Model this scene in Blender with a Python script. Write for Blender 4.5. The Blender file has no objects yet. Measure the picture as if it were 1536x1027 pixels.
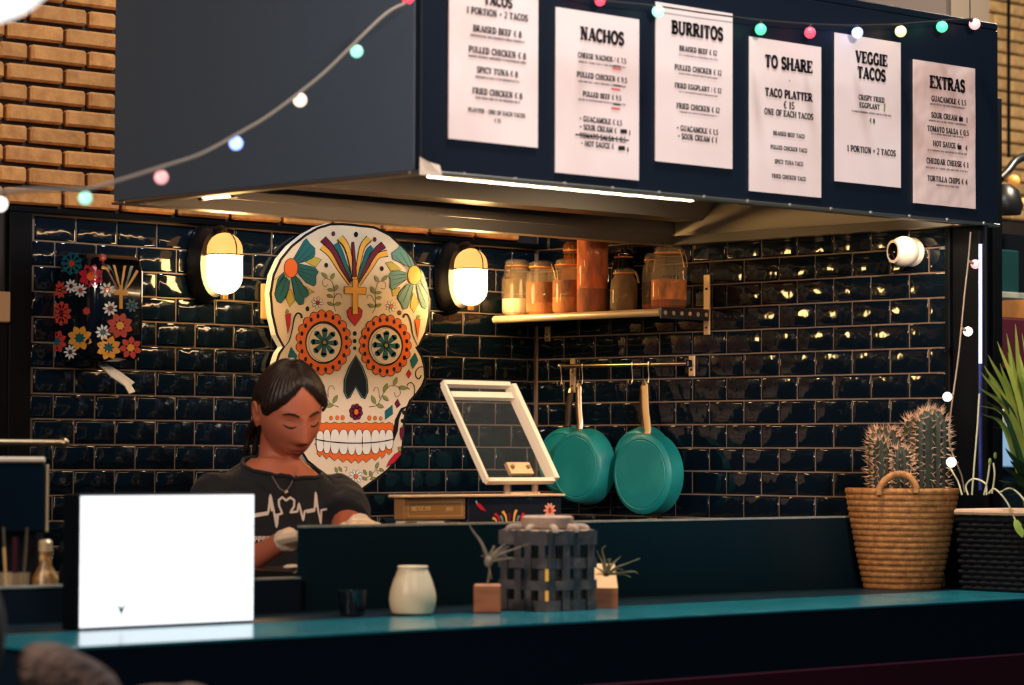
import bpy, math, random
import numpy as np
from mathutils import Vector, Matrix
from mathutils.bvhtree import BVHTree
PI = math.pi
random.seed(7)
scene = bpy.context.scene
col = scene.collection

# ------------------------------------------------------------------ camera
F_PX, IMG_W, IMG_H = 4351.0, 1536.0, 1027.0
YAW, PITCH, ROLL = math.radians(43.39), math.radians(2.21), math.radians(-0.23)
CAM = Vector((-5.9617, -6.2017, 1.4192))
_f = Vector((math.sin(YAW) * math.cos(PITCH), math.cos(YAW) * math.cos(PITCH), math.sin(PITCH)))
_r = Vector((math.cos(YAW), -math.sin(YAW), 0))
_d = _f.cross(_r)
_c, _s = math.cos(ROLL), math.sin(ROLL)
C_RIGHT = _c * _r + _s * _d
C_DOWN = -_s * _r + _c * _d
C_FWD = _f
cam_data = bpy.data.cameras.new('camera')
cam = bpy.data.objects.new('camera', cam_data)
col.objects.link(cam)
mw = Matrix.Identity(4)
for i in range(3):
    mw[i][0] = C_RIGHT[i]; mw[i][1] = -C_DOWN[i]; mw[i][2] = -C_FWD[i]; mw[i][3] = CAM[i]
cam.matrix_world = mw
cam_data.sensor_width = 36.0
cam_data.lens = 36.0 * F_PX / IMG_W
cam_data.clip_end = 200
cam_data.dof.use_dof = True
cam_data.dof.focus_distance = 7.9
cam_data.dof.aperture_fstop = 3.8
scene.camera = cam
scene.view_settings.view_transform = 'Standard'
scene.view_settings.look = 'None'
scene.view_settings.exposure = 0.0
scene.view_settings.gamma = 1.0
scene.view_settings.use_curve_mapping = False

# ------------------------------------------------------------------ world, room lamp and added lights
world = bpy.data.worlds.new('dim_hall')
scene.world = world
world.use_nodes = True
bg = world.node_tree.nodes['Background']
bg.inputs[0].default_value = (0.12, 0.50, 0.90, 1)
bg.inputs[1].default_value = 0.085

def area_lamp(name, loc, target, size, power, color, shape='DISK'):
    l = bpy.data.lights.new(name, 'AREA')
    l.shape = shape; l.size = size; l.energy = power; l.color = color
    o = bpy.data.objects.new(name, l); col.objects.link(o)
    o.location = loc
    o.rotation_euler = (Vector(target) - Vector(loc)).to_track_quat('-Z', 'Y').to_euler()
    return o
area_lamp('hall_pendant_lamp_left', (-5.4, -2.2, 2.7), (-1.9, -1.1, 2.0), 0.7, 62, (1.0, 0.80, 0.64))
def spot_lamp(name, loc, target, power, color, angle, blend, radius):
    l = bpy.data.lights.new(name, 'SPOT')
    l.energy = power; l.color = color; l.spot_size = math.radians(angle); l.spot_blend = blend; l.shadow_soft_size = radius
    o = bpy.data.objects.new(name, l); col.objects.link(o)
    o.location = loc
    o.rotation_euler = (Vector(target) - Vector(loc)).to_track_quat('-Z', 'Y').to_euler()
    return o
spot_lamp('menu_fill_spot', (-3.4, -6.0, 3.1), (-0.95, -1.65, 2.36), 900, (1.0, 0.85, 0.80), 27, 0.5, 0.15)  # added unseen spot, narrowed to light the menus and spare the counter
area_lamp('hall_fill_light', (-4.2, -5.6, 4.2), (-1.0, -1.6, 1.4), 1.2, 55, (1.0, 0.84, 0.76))  # unseen area light added as general front fill
area_lamp('ledge_fill_light', (-1.2, -2.05, 4.3), (-1.2, -1.95, 1.0), 0.3, 100, (0.86, 0.95, 1.0))  # added overhead light, placed steep so it falls on the ledge front

area_lamp('back_bar_fill_light', (1.9, -1.2, 3.6), (1.4, 0.6, 1.8), 0.4, 130, (1.0, 0.84, 0.62))  # added unseen light, brightens the far bricks and the back bar

def at(u, v, x=None, y=None, z=None):
    """point of the place seen at a pixel of the photograph, on the plane x=, y= or z= that the thing stands in"""
    d = C_RIGHT * ((u - IMG_W / 2) / F_PX) + C_DOWN * ((v - IMG_H / 2) / F_PX) + C_FWD
    if x is not None: t = (x - CAM.x) / d.x
    elif y is not None: t = (y - CAM.y) / d.y
    else: t = (z - CAM.z) / d.z
    return CAM + d * t

# ------------------------------------------------------------------ materials
def lin(c):
    return tuple(((x / 255 / 12.92) if x / 255 <= 0.04045 else ((x / 255 + 0.055) / 1.055) ** 2.4) for x in c)

MATS = {}
def mat(name, rgb, rough=0.5, metal=0.0, spec=0.5, emit=None, estr=0.0, trans=0.0, alpha=1.0, coat=0.0, ior=1.45,
        bump=None, vary=None, rand=0.0, linear=False, stretch=(1, 1, 1), sheen=0.0, sss=0.0):
    """bump=(scale, strength, distance); vary=(scale, rgb2, lo, hi); rand = per-object brightness spread"""
    m = bpy.data.materials.new(name); m.use_nodes = True
    nt = m.node_tree; b = nt.nodes['Principled BSDF']
    c = rgb if linear else lin(rgb)
    b.inputs['Base Color'].default_value = (*c, 1)
    b.inputs['Roughness'].default_value = rough
    b.inputs['Metallic'].default_value = metal
    b.inputs['Specular IOR Level'].default_value = spec
    b.inputs['IOR'].default_value = ior
    b.inputs['Transmission Weight'].default_value = trans
    b.inputs['Alpha'].default_value = alpha
    b.inputs['Coat Weight'].default_value = coat
    if sheen: b.inputs['Sheen Weight'].default_value = sheen
    if sss:
        b.inputs['Subsurface Weight'].default_value = sss
        b.inputs['Subsurface Radius'].default_value = (0.012, 0.005, 0.003)
    if emit is not None:
        b.inputs['Emission Color'].default_value = (*lin(emit), 1)
        b.inputs['Emission Strength'].default_value = estr
    tc = None
    def coords():
        nonlocal tc
        if tc is None:
            t = nt.nodes.new('ShaderNodeTexCoord'); mp = nt.nodes.new('ShaderNodeMapping')
            mp.inputs['Scale'].default_value = stretch
            oi = nt.nodes.new('ShaderNodeObjectInfo'); mu = nt.nodes.new('ShaderNodeMath'); mu.operation = 'MULTIPLY'
            mu.inputs[1].default_value = 37.0
            nt.links.new(oi.outputs['Random'], mu.inputs[0])
            nt.links.new(t.outputs['Object'], mp.inputs['Vector'])
            nt.links.new(mu.outputs[0], mp.inputs['Location'])
            tc = mp.outputs[0]
        return tc
    cur = None
    if vary:
        n = nt.nodes.new('ShaderNodeTexNoise'); n.inputs['Scale'].default_value = vary[0]; n.inputs['Detail'].default_value = 4
        nt.links.new(coords(), n.inputs['Vector'])
        r = nt.nodes.new('ShaderNodeValToRGB')
        r.color_ramp.elements[0].position = vary[2]; r.color_ramp.elements[1].position = vary[3]
        r.color_ramp.elements[0].color = (*c, 1)
        r.color_ramp.elements[1].color = (*(vary[1] if linear else lin(vary[1])), 1)
        nt.links.new(n.outputs['Fac'], r.inputs[0]); cur = r.outputs[0]
    if rand:
        oi = nt.nodes.new('ShaderNodeObjectInfo'); mr = nt.nodes.new('ShaderNodeMapRange')
        mr.inputs['To Min'].default_value = 1 - rand; mr.inputs['To Max'].default_value = 1 + rand
        nt.links.new(oi.outputs['Random'], mr.inputs['Value'])
        hv = nt.nodes.new('ShaderNodeHueSaturation')
        hv.inputs['Color'].default_value = (*c, 1)
        if cur: nt.links.new(cur, hv.inputs['Color'])
        nt.links.new(mr.outputs[0], hv.inputs['Value']); cur = hv.outputs[0]
    if cur: nt.links.new(cur, b.inputs['Base Color'])
    if bump:
        n = nt.nodes.new('ShaderNodeTexNoise'); n.inputs['Scale'].default_value = bump[0]; n.inputs['Detail'].default_value = 2
        nt.links.new(coords(), n.inputs['Vector'])
        bp = nt.nodes.new('ShaderNodeBump'); bp.inputs['Strength'].default_value = bump[1]
        bp.inputs['Distance'].default_value = bump[2]
        nt.links.new(n.outputs['Fac'], bp.inputs['Height'])
        nt.links.new(bp.outputs[0], b.inputs['Normal'])
    MATS[name] = m
    return m

def glow(name, rgb, strength):
    m = bpy.data.materials.new(name); m.use_nodes = True
    nt = m.node_tree; b = nt.nodes['Principled BSDF']
    b.inputs['Base Color'].default_value = (*lin(rgb), 1)
    b.inputs['Emission Color'].default_value = (*lin(rgb), 1)
    b.inputs['Emission Strength'].default_value = strength
    return m

# ------------------------------------------------------------------ mesh helpers
class MB:
    """collects verts and faces in world (or local) space, then links them as ONE mesh object"""
    def __init__(self, m=None):
        self.v = []; self.f = []; self.mi = []; self.mats = []; self.cur = m
    def _m(self, m):
        m = m or self.cur
        if m not in self.mats: self.mats.append(m)
        return self.mats.index(m)
    def add(self, vs, fs, m=None):
        o = len(self.v); k = self._m(m)
        self.v += [tuple(p) for p in vs]
        for f in fs:
            self.f.append(tuple(i + o for i in f)); self.mi.append(k)
        return self
    def box(self, c, s, m=None, rot=None, bev=0.0):
        cx, cy, cz = c; a, b, d = s[0] / 2, s[1] / 2, s[2] / 2
        if bev <= 0:
            vs = [Vector((x * a, y * b, z * d)) for z in (-1, 1) for y in (-1, 1) for x in (-1, 1)]
            fs = [(0, 2, 3, 1), (4, 5, 7, 6), (0, 1, 5, 4), (2, 6, 7, 3), (0, 4, 6, 2), (1, 3, 7, 5)]
        else:
            e = min(bev, a * .95, b * .95, d * .95); vs = []; idx = {}
            for z in (-1, 1):
                for y in (-1, 1):
                    for x in (-1, 1):
                        for ax in range(3):
                            p = [x * (a - e), y * (b - e), z * (d - e)]
                            p[ax] = (x * a, y * b, z * d)[ax]
                            idx[(x, y, z, ax)] = len(vs); vs.append(Vector(p))
            fs = []
            S = (-1, 1)
            for s_ in S:
                q = [idx[(s_, y, z, 0)] for y, z in ((-1, -1), (1, -1), (1, 1), (-1, 1))]; fs.append(q if s_ > 0 else q[::-1])
                q = [idx[(x, s_, z, 1)] for x, z in ((-1, -1), (1, -1), (1, 1), (-1, 1))]; fs.append(q[::-1] if s_ > 0 else q)
                q = [idx[(x, y, s_, 2)] for x, y in ((-1, -1), (1, -1), (1, 1), (-1, 1))]; fs.append(q if s_ > 0 else q[::-1])
            for p in S:
                for q in S:
                    fs.append([idx[(p, q, -1, 0)], idx[(p, q, 1, 0)], idx[(p, q, 1, 1)], idx[(p, q, -1, 1)]])
                    fs.append([idx[(p, -1, q, 0)], idx[(p, 1, q, 0)], idx[(p, 1, q, 2)], idx[(p, -1, q, 2)]])
                    fs.append([idx[(-1, p, q, 1)], idx[(1, p, q, 1)], idx[(1, p, q, 2)], idx[(-1, p, q, 2)]])
            for x in S:
                for y in S:
                    for z in S:
                        fs.append([idx[(x, y, z, 0)], idx[(x, y, z, 1)], idx[(x, y, z, 2)]])
        if rot is not None: vs = [rot @ p for p in vs]
        return self.add([(p.x + cx, p.y + cy, p.z + cz) for p in vs], fs, m)
    def span(self, lo, hi, m=None, bev=0.0):
        return self.box([(a + b) / 2 for a, b in zip(lo, hi)], [abs(b - a) for a, b in zip(lo, hi)], m, None, bev)
    def tube(self, pts, r, n=8, m=None, caps=True, flat=1.0):
        pts = [Vector(p) for p in pts]; k = len(pts)
        rs = r if isinstance(r, (list, tuple)) else [r] * k
        up = None; vs = []; fs = []
        for i, p in enumerate(pts):
            t = (pts[min(i + 1, k - 1)] - pts[max(i - 1, 0)])
            t = t.normalized() if t.length > 1e-9 else Vector((0, 0, 1))
            if up is None:
                up = Vector((0, 0, 1)) if abs(t.z) < .9 else Vector((1, 0, 0))
            a = t.cross(up)
            if a.length < 1e-6: a = t.cross(Vector((1, 0.3, 0)))
            a.normalize(); b = a.cross(t).normalized(); up = b
            for j in range(n):
                th = 2 * PI * j / n
                vs.append(p + a * (math.cos(th) * rs[i]) + b * (math.sin(th) * rs[i] * flat))
        for i in range(k - 1):
            for j in range(n):
                j2 = (j + 1) % n
                fs.append((i * n + j, i * n + j2, (i + 1) * n + j2, (i + 1) * n + j))
        if caps:
            fs.append(tuple(range(n))[::-1]); fs.append(tuple(range((k - 1) * n, k * n)))
        return self.add(vs, fs, m)
    def lathe(self, prof, c=(0, 0, 0), n=24, m=None, axis=(0, 0, 1), sx=1.0, sy=1.0):
        """prof: list of (radius, height) along axis"""
        ax = Vector(axis).normalized()
        q = ax.to_track_quat('Z', 'Y') if abs(ax.z) < .9999 else None
        vs = []; fs = []; c = Vector(c)
        k = len(prof)
        for r, h in prof:
            for j in range(n):
                th = 2 * PI * j / n
                p = Vector((r * math.cos(th) * sx, r * math.sin(th) * sy, h))
                if q: p = q @ p
                elif ax.z < 0: p = Vector((p.x, -p.y, -p.z))
                vs.append(c + p)
        for i in range(k - 1):
            for j in range(n):
                j2 = (j + 1) % n
                fs.append((i * n + j, i * n + j2, (i + 1) * n + j2, (i + 1) * n + j))
        if prof[0][0] > 1e-5: fs.append(tuple(range(n))[::-1])
        if prof[-1][0] > 1e-5: fs.append(tuple(range((k - 1) * n, k * n)))
        return self.add(vs, fs, m)
    def ball(self, c, r, m=None, n=12, s=(1, 1, 1)):
        k = max(4, n // 2)
        prof = [(max(1e-6, r * math.sin(PI * i / k)), -r * math.cos(PI * i / k)) for i in range(k + 1)]
        vs = []; fs = []; c = Vector(c)
        for rr, h in prof:
            for j in range(n):
                th = 2 * PI * j / n
                vs.append(c + Vector((rr * math.cos(th) * s[0], rr * math.sin(th) * s[1], h * s[2])))
        for i in range(k):
            for j in range(n):
                j2 = (j + 1) % n
                fs.append((i * n + j, i * n + j2, (i + 1) * n + j2, (i + 1) * n + j))
        return self.add(vs, fs, m)
    def poly(self, pts, m=None):
        return self.add(pts, [tuple(range(len(pts)))], m)
    def build(self, name, parent=None, smooth=True, ang=38):
        me = bpy.data.meshes.new(name)
        off = base_of(parent)
        me.from_pydata([(a - off[0], b - off[1], c - off[2]) for a, b, c in self.v], [], self.f)
        for m in self.mats: me.materials.append(m)
        me.polygons.foreach_set('material_index', self.mi)
        if smooth:
            me.polygons.foreach_set('use_smooth', [True] * len(me.polygons))
            me.set_sharp_from_angle(angle=math.radians(ang))
        me.update()
        o = bpy.data.objects.new(name, me); col.objects.link(o)
        if parent: o.parent = parent
        return o

def base_of(o):
    v = Vector((0, 0, 0))
    while o is not None:
        v += Vector(o.location); o = o.parent
    return v

def tag(o, label, cat, group=None):
    o['label'] = label; o['category'] = cat
    if group: o['group'] = group
    return o

def struct(o, label=None):
    o['kind'] = 'structure'
    if label: o['label'] = label
    return o

def thing(name, label, cat, loc, group=None, rotz=0.0):
    o = bpy.data.objects.new(name, None); col.objects.link(o)
    o.empty_display_size = 0.05
    o.location = loc; o.rotation_euler = (0, 0, rotz)
    return tag(o, label, cat, group)

def copy_tree(o, parent=None):
    c = o.copy(); col.objects.link(c); c.parent = parent
    for ch in list(o.children): copy_tree(ch, c)
    return c

def smooth_path(pts, n=6):
    """Catmull-Rom through the points"""
    pts = [Vector(p) for p in pts]
    P = [2 * pts[0] - pts[1]] + pts + [2 * pts[-1] - pts[-2]]
    out = []
    for i in range(1, len(P) - 2):
        p0, p1, p2, p3 = P[i - 1], P[i], P[i + 1], P[i + 2]
        for k in range(n):
            t = k / n
            out.append(0.5 * ((2 * p1) + (p2 - p0) * t + (2 * p0 - 5 * p1 + 4 * p2 - p3) * t * t + (3 * p1 - p0 - 3 * p2 + p3) * t ** 3))
    out.append(pts[-1])
    return out
# ------------------------------------------------------------------ common materials
M_grout = mat('grout', (118, 98, 84), 0.8, bump=(260, .3, .001))
M_tile = mat('black_glazed_tile', (0.0022, 0.0062, 0.012), 0.07, spec=0.5, linear=True, bump=(16, 0.36, 0.006))
M_brick = mat('buff_brick', (206, 142, 80), 0.85, bump=(90, .6, .004), vary=(30, (168, 108, 58), .35, .75), rand=.12)
M_brick_far = mat('yellow_brick', (214, 176, 122), 0.85, bump=(90, .6, .004), vary=(30, (182, 140, 92), .35, .75), rand=.10)
M_mortar = mat('dark_mortar', (44, 36, 34), 0.95)
M_black = mat('black_paint', (6, 9, 14), 0.55, spec=.1)
M_floor = mat('dark_concrete', (40, 40, 44), 0.6, vary=(6, (58, 54, 52), .3, .7))
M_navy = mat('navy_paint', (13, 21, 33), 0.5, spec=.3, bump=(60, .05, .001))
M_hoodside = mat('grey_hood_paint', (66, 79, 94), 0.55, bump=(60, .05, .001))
M_steel = mat('brushed_steel', (104, 101, 98), 0.36, metal=1.0)
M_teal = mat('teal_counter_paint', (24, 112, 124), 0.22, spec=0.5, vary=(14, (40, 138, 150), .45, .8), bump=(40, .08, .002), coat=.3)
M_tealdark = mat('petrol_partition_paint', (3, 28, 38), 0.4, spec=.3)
M_tealedge = mat('worn_partition_edge', (120, 135, 132), 0.5, vary=(30, (160, 160, 150), .3, .7))
M_front = mat('counter_front_navy', (9, 24, 37), 0.5, spec=.2)
M_wine = mat('wine_red_panel', (62, 20, 34), 0.5, spec=.2)

ROW, COLW, TOPZ = 0.065, 0.1290, 1.70          # tile pitch and the height of row line 0
GAP = 0.0035
rng = random.Random(11)

# ------------------------------------------------------------------ floor, walls
fl = MB(M_floor).span((-9, -9, -0.05), (5, 3.2, 0)).build('floor', smooth=False); struct(fl)
ce = MB(M_black).span((-9, -9, 5.0), (5, 3.2, 5.05)).build('ceiling', smooth=False); struct(ce)
# the ceiling hangs high above the frame; the dim hall light comes in from the open front
wb = MB(M_grout)
wb.span((-1.79, -0.001, 0.0), (0.0, 0.14, 2.028), M_grout)
wb.span((-4.2, 0.006, 2.028), (0.30, 0.14, 4.0), M_mortar)
wb.span((-4.2, 0.006, 0.0), (-1.86, 0.14, 2.028), M_mortar)
wall_back = struct(wb.build('wall_back', smooth=False))
wr = MB(M_grout).span((-0.001, -1.531, 0.0), (0.02, -0.001, 3.2), M_grout)
wall_right = struct(wr.build('wall_right', smooth=False))

# tiles: one shared mesh for whole tiles, cut ones made to measure
_tile_cache = {}
def tile_mesh(w, wall):
    key = (round(w, 4), wall)
    if key in _tile_cache: return _tile_cache[key]
    t, h = 0.008, ROW - GAP
    m = MB(M_tile)
    a, b, e, e2 = (w - GAP) / 2, h / 2, 0.0022, 0.006
    rings = []
    for (ins, dep) in ((0, 0.0), (0, -t * .55), (e * .5, -t * .85), (e2, -t)):
        rings.append([(-a + ins, dep, -b + ins), (a - ins, dep, -b + ins), (a - ins, dep, b - ins), (-a + ins, dep, b - ins)])
    vs = [p for r in rings for p in r]
    fs = []
    for i in range(3):
        for j in range(4):
            fs.append((i * 4 + j, i * 4 + (j + 1) % 4, (i + 1) * 4 + (j + 1) % 4, (i + 1) * 4 + j))
    fs.append((12, 13, 14, 15))
    if wall == 'right':                       # facing -x
        vs = [(y, -x, z) for x, y, z in vs]
    m.add(vs, fs)
    me = bpy.data.meshes.new('tile')
    me.from_pydata(m.v, [], m.f); me.materials.append(M_tile)
    me.polygons.foreach_set('use_smooth', [True] * len(me.polygons)); me.update()
    _tile_cache[key] = me
    return me

def lay_tiles(wall, parent, lo, hi, joint0, parity, r0, r1):
    """cells along the wall coordinate from lo to hi; joints at joint0 + k*COLW (+ half on other rows)"""
    for r in range(r0, r1):
        off = joint0 + (0 if (r % 2 == 0) == parity else COLW / 2)
        k0 = math.floor((lo - off) / COLW)
        a = lo
        k = k0 + 1
        while a < hi - 1e-4:
            b = min(off + k * COLW, hi)
            if b - a > 0.012:
                w = b - a
                o = bpy.data.objects.new('tile', tile_mesh(w, wall)); col.objects.link(o)
                c = (a + b) / 2; z = TOPZ - (r + .5) * ROW
                o.location = (c, 0.004, z) if wall == 'back' else (0.004, -c, z)
                tilt = [rng.gauss(0, .006) for _ in range(3)]
                o.rotation_euler = (tilt[0], 0, tilt[1]) if wall == 'back' else (0, tilt[0], tilt[1])
                o.parent = parent
            a = b; k += 1
lay_tiles('back', wall_back, -1.79, -0.008, -1.328, True, -5, 9)
# along the right wall the coordinate is -y
lay_tiles('right', wall_right, 0.008, 1.535, 0.7645, False, -6, 9)

# bricks above the tiles
_brick_cache = {}
def brick_mesh(w, h, mt):
    key = (round(w, 3), round(h, 3), mt.name)
    if key not in _brick_cache:
        m = MB(mt).box((0, 0, 0), (w, 0.03, h), bev=0.006)
        me = bpy.data.meshes.new('brick'); me.from_pydata(m.v, [], m.f); me.materials.append(mt); me.update()
        _brick_cache[key] = me
    return _brick_cache[key]
def lay_bricks(parent, x0, x1, y, z0, z1, mt, ch=0.0525, L=0.180, H=0.093, g=0.011, axis='x', phase=0.0):
    k = 0; z = z0
    while z < z1:
        x = x0 - (0.05 + phase if k % 2 else 0.115 + phase); j = 0
        while x < x1:
            w = L if (k % 2 == 0 or j % 2 == 0) else H
            if x + w > x0 - .02:
                o = bpy.data.objects.new('brick', brick_mesh(w - g, ch - g, mt)); col.objects.link(o)
                c = x + w / 2; dy = rng.uniform(-.0015, .0015)
                if axis == 'x': o.location = (c, y + dy, z + ch / 2)
                else: o.location = (y + dy, c, z + ch / 2); o.rotation_euler = (0, 0, PI / 2)
                o.rotation_euler.y += rng.gauss(0, .006)
                o.parent = parent
            x += w; j += 1
        z += ch; k += 1
lay_bricks(wall_back, -2.30, -0.12, 0.0, 2.044, 2.93, M_brick)
lay_bricks(wall_back, -2.15, -1.93, 0.0, 1.79, 2.02, M_brick)

# black trims round the tiles
struct(MB(M_black).span((-1.86, -0.016, 2.028), (0.0, 0.012, 2.043), bev=.003).build('trim_1', smooth=False), 'black strip along the top edge of the tiles')
struct(MB(M_black).span((-1.86, -0.016, 0.0), (-1.792, 0.012, 2.028), bev=.003).build('trim_2', smooth=False), 'black upright strip at the left end of the tiles')
struct(MB(M_black).span((-0.012, -1.548, 0.0), (0.02, -1.532, 2.5), bev=.003).build('trim_3', smooth=False), 'black upright strip at the front end of the tiled wall')
tp = MB(M_black).span((-0.004, -1.66, 0.0), (0.012, -1.550, 2.010), bev=.004)
struct(tp.build('trim_4', smooth=False), 'black corner post under the hood')

# ------------------------------------------------------------------ serving counter
ct = MB(M_front).span((-3.12, -2.030, 0.0), (1.6, -1.44, 1.0785), M_front)
ct = ct.build('counter_body', smooth=False); struct(ct, 'dark navy counter front')
MB(M_wine).span((-2.2, -2.040, 0.0), (1.6, -2.031, 0.955), bev=.003).build('lower_panel', ct, smooth=False)
lt = MB(M_teal).span((-3.13, -2.035, 1.079), (1.6, -1.690, 1.085), bev=.001)
rl = MB(M_tealdark).span((-3.13, -1.689, 1.079), (1.6, -1.42, 1.085), bev=.002)  # hood shade on the rear of the ledge, painted as a dark strip
struct(rl.build('counter_shade_strip', smooth=False), 'rear strip of the counter ledge, shade under the hood painted in dark petrol')
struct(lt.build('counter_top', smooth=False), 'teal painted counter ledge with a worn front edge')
pt = MB(M_tealdark).span((at(459, 800, y=-1.42).x, -1.42, 1.085), (0.012, -1.392, 1.262), M_tealdark)
pt.span((at(459, 800, y=-1.42).x, -1.421, 1.262), (0.012, -1.391, 1.2665), M_tealedge)
struct(pt.build('partition_high', smooth=False), 'petrol blue screen board behind the counter ledge')
pl = MB(M_front).span((-3.3, -1.43, 1.085), (at(447, 800, y=-1.42).x, -1.405, 1.155), M_front)
pl.span((-3.3, -1.431, 1.155), (at(447, 800, y=-1.42).x, -1.404, 1.159), M_tealedge)
struct(pl.build('partition_low', smooth=False), 'low navy board behind the light box')
wk = MB(M_front).span((-1.92, -1.385, 0.0), (-0.01, -0.98, 1.13), M_front).span((-1.93, -1.388, 1.13), (-0.01, -0.96, 1.16), M_steel)
struct(wk.build('prep_counter', smooth=False), 'steel topped prep counter hidden behind the screen board')
wk2 = MB(M_front).span((-3.3, -1.395, 0.0), (-2.05, -1.05, 1.03), M_front)
struct(wk2.build('till_counter', smooth=False), 'dark side counter behind the light box')

# ------------------------------------------------------------------ extractor hood
HX0, HX1, HY0, HY1, HZ0, HZ1 = -1.925, 0.062, -1.65, -0.55, 2.0125, 2.515
hood = thing('extractor_hood', 'large navy extractor hood with steel lined underside, hung with menus', 'extractor hood', (-0.93, -1.1, HZ0))
MB(M_navy).span((HX0, HY0, HZ0 + .004), (HX1, HY0 + .02, HZ1), bev=.002).build('front_panel', hood, smooth=False)
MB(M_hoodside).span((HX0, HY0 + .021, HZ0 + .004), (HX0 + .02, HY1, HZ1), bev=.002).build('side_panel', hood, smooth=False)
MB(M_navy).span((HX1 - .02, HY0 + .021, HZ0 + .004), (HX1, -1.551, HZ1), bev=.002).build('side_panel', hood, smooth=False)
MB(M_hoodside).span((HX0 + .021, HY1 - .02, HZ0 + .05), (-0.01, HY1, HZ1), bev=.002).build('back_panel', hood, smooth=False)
MB(M_navy).span((HX0, HY0, HZ1 + .001), (HX1, HY1, HZ1 + .02), bev=.003).build('top_panel', hood, smooth=False)
# steel lining, seen from below
ln = MB(M_steel)
zi = HZ0 + .42
ln.span((HX0 + .021, HY1 - .026, HZ0 + .03), (-0.012, HY1 - .021, zi))
ln.build('steel_back_liner', hood, smooth=False)
MB(mat('satin_steel_lit', (176, 168, 156), .48, metal=1.0, bump=(60, .05, .002))).span((-0.016, HY0 + .06, HZ0 + .01), (-0.010, HY1 - .03, zi)).build('steel_side_liner', hood, smooth=False)  # steel made paler to carry the lamp light on the right lining
MB(M_steel).span((HX0 + .021, HY0 + .03, HZ0 + .01), (HX0 + .026, HY1 - .03, zi)).build('steel_side_liner', hood, smooth=False)
MB(M_steel).span((HX0 + .026, HY0 + .021, HZ0 + .01), (-0.016, HY0 + .026, zi)).build('steel_front_liner', hood, smooth=False)
MB(M_black).span((HX0 + .03, HY0 + .03, zi), (-0.02, HY1 - .03, zi + .01)).build('dark_ceiling_plate', hood, smooth=False)
# bottom flange: a rim of folded steel all round
rim_m = mat('rim_steel', (176, 164, 148), 0.42, metal=1.0)
def rim(lo, hi): return MB(rim_m).span(lo, hi, bev=.0015).build('rim_strip', hood, smooth=False)
rim((HX0 - .004, HY0 - .006, HZ0 - .004), (HX1, HY0 + .03, HZ0 + .004))
rim((HX0 - .004, HY0 + .031, HZ0 - .004), (HX0 + .03, HY1 - .05, HZ0 + .004))
rim((HX0 - .004, HY1 - .049, HZ0 - .004), (-0.012, HY1 + .004, HZ0 + .002))
rim((-0.05, HY0 + .031, HZ0 - .004), (-0.012, HY1 - .05, HZ0 + .004))
# upright lips of the gutter at the back and right
MB(M_steel).span((HX0 + .03, HY1 - .054, HZ0 - .004), (-0.05, HY1 - .050, HZ0 + .026)).build('gutter_lip', hood, smooth=False)
MB(M_steel).span((-0.056, HY0 + .06, HZ0 - .004), (-0.052, HY1 - .055, HZ0 + .02)).build('gutter_lip', hood, smooth=False)
# filter beam running along the middle with a slanted end
_e = at(1055, 330, y=-.86)
xe = _e.x
yb0, yb1 = -.86, -.76
zb0, zb1 = _e.z, _e.z + .11
bm = MB(M_steel)
vs = [(HX0 + .03, yb0, zb0), (xe, yb0, zb0), (xe + .10, yb0, zb1), (HX0 + .03, yb0, zb1),
      (HX0 + .03, yb1, zb0), (xe, yb1, zb0), (xe + .10, yb1, zb1), (HX0 + .03, yb1, zb1)]
bm.add(vs, [(0, 1, 2, 3), (7, 6, 5, 4), (0, 4, 5, 1), (1, 5, 6, 2), (2, 6, 7, 3), (3, 7, 4, 0)])
bm.build('filter_beam', hood, smooth=False)
M_filter = mat('filter_dark_steel', (70, 68, 66), 0.4, metal=1.0)
for k in range(5):
    x0 = HX0 + .08 + k * .30
    f = MB(M_filter)
    rot = Matrix.Rotation(math.radians(-25), 3, 'X')
    for j in range(9):
        f.box((x0 + .02 + j * .03, -1.05, HZ0 + .30), (.018, .45, .012), rot=rot)
    f.build('grease_filter', hood, smooth=False)
# rivets along the rim edge
for k in range(13):
    x = HX0 + .12 + k * .15
    MB(rim_m).ball((x, HY0 - .004, HZ0 + .001), .006, n=8).build('rivet', hood)
# crumpled tape at the near corner
tp = MB(mat('masking_tape', (225, 205, 180), .7))
tp.add([(HX0 - .012, HY0 - .010, HZ0 - .008), (HX0 + .05, HY0 - .012, HZ0 - .006), (HX0 + .045, HY0 - .010, HZ0 + .016), (HX0 + .012, HY0 - .013, HZ0 + .020), (HX0 - .010, HY0 - .008, HZ0 + .030)], [(0, 1, 2, 3, 4)])
tp.build('tape', hood, smooth=False)
# two tube lamps inside the hood
M_tube = glow('hood_tube_glow', (255, 226, 186), 70)
for nm, lo, hi in (('left', (HX0 + .10, -0.88, HZ0 + .012), (HX0 + .10, -0.78, HZ0 + .012)), ('right', (-0.12, -1.60, HZ0 + .055), (-0.12, -1.46, HZ0 + .055))):
    t = MB(M_tube).tube([lo, hi], .011, 10).build('lamp_tube', hood)
    MB(M_steel).tube([(lo[0], lo[1] - .02, lo[2]), (lo[0], lo[1] - .001, lo[2])], .014, 10).build('end_cap', t)
    MB(M_steel).tube([(hi[0], hi[1] + .001, hi[2]), (hi[0], hi[1] + .02, hi[2])], .014, 10).build('end_cap', t)
    MB(M_steel).box((lo[0], (lo[1] + hi[1]) / 2, lo[2] + .035), (.05, hi[1] - lo[1] + .06, .03), bev=.004).build('lamp_housing', t, smooth=False)

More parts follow.
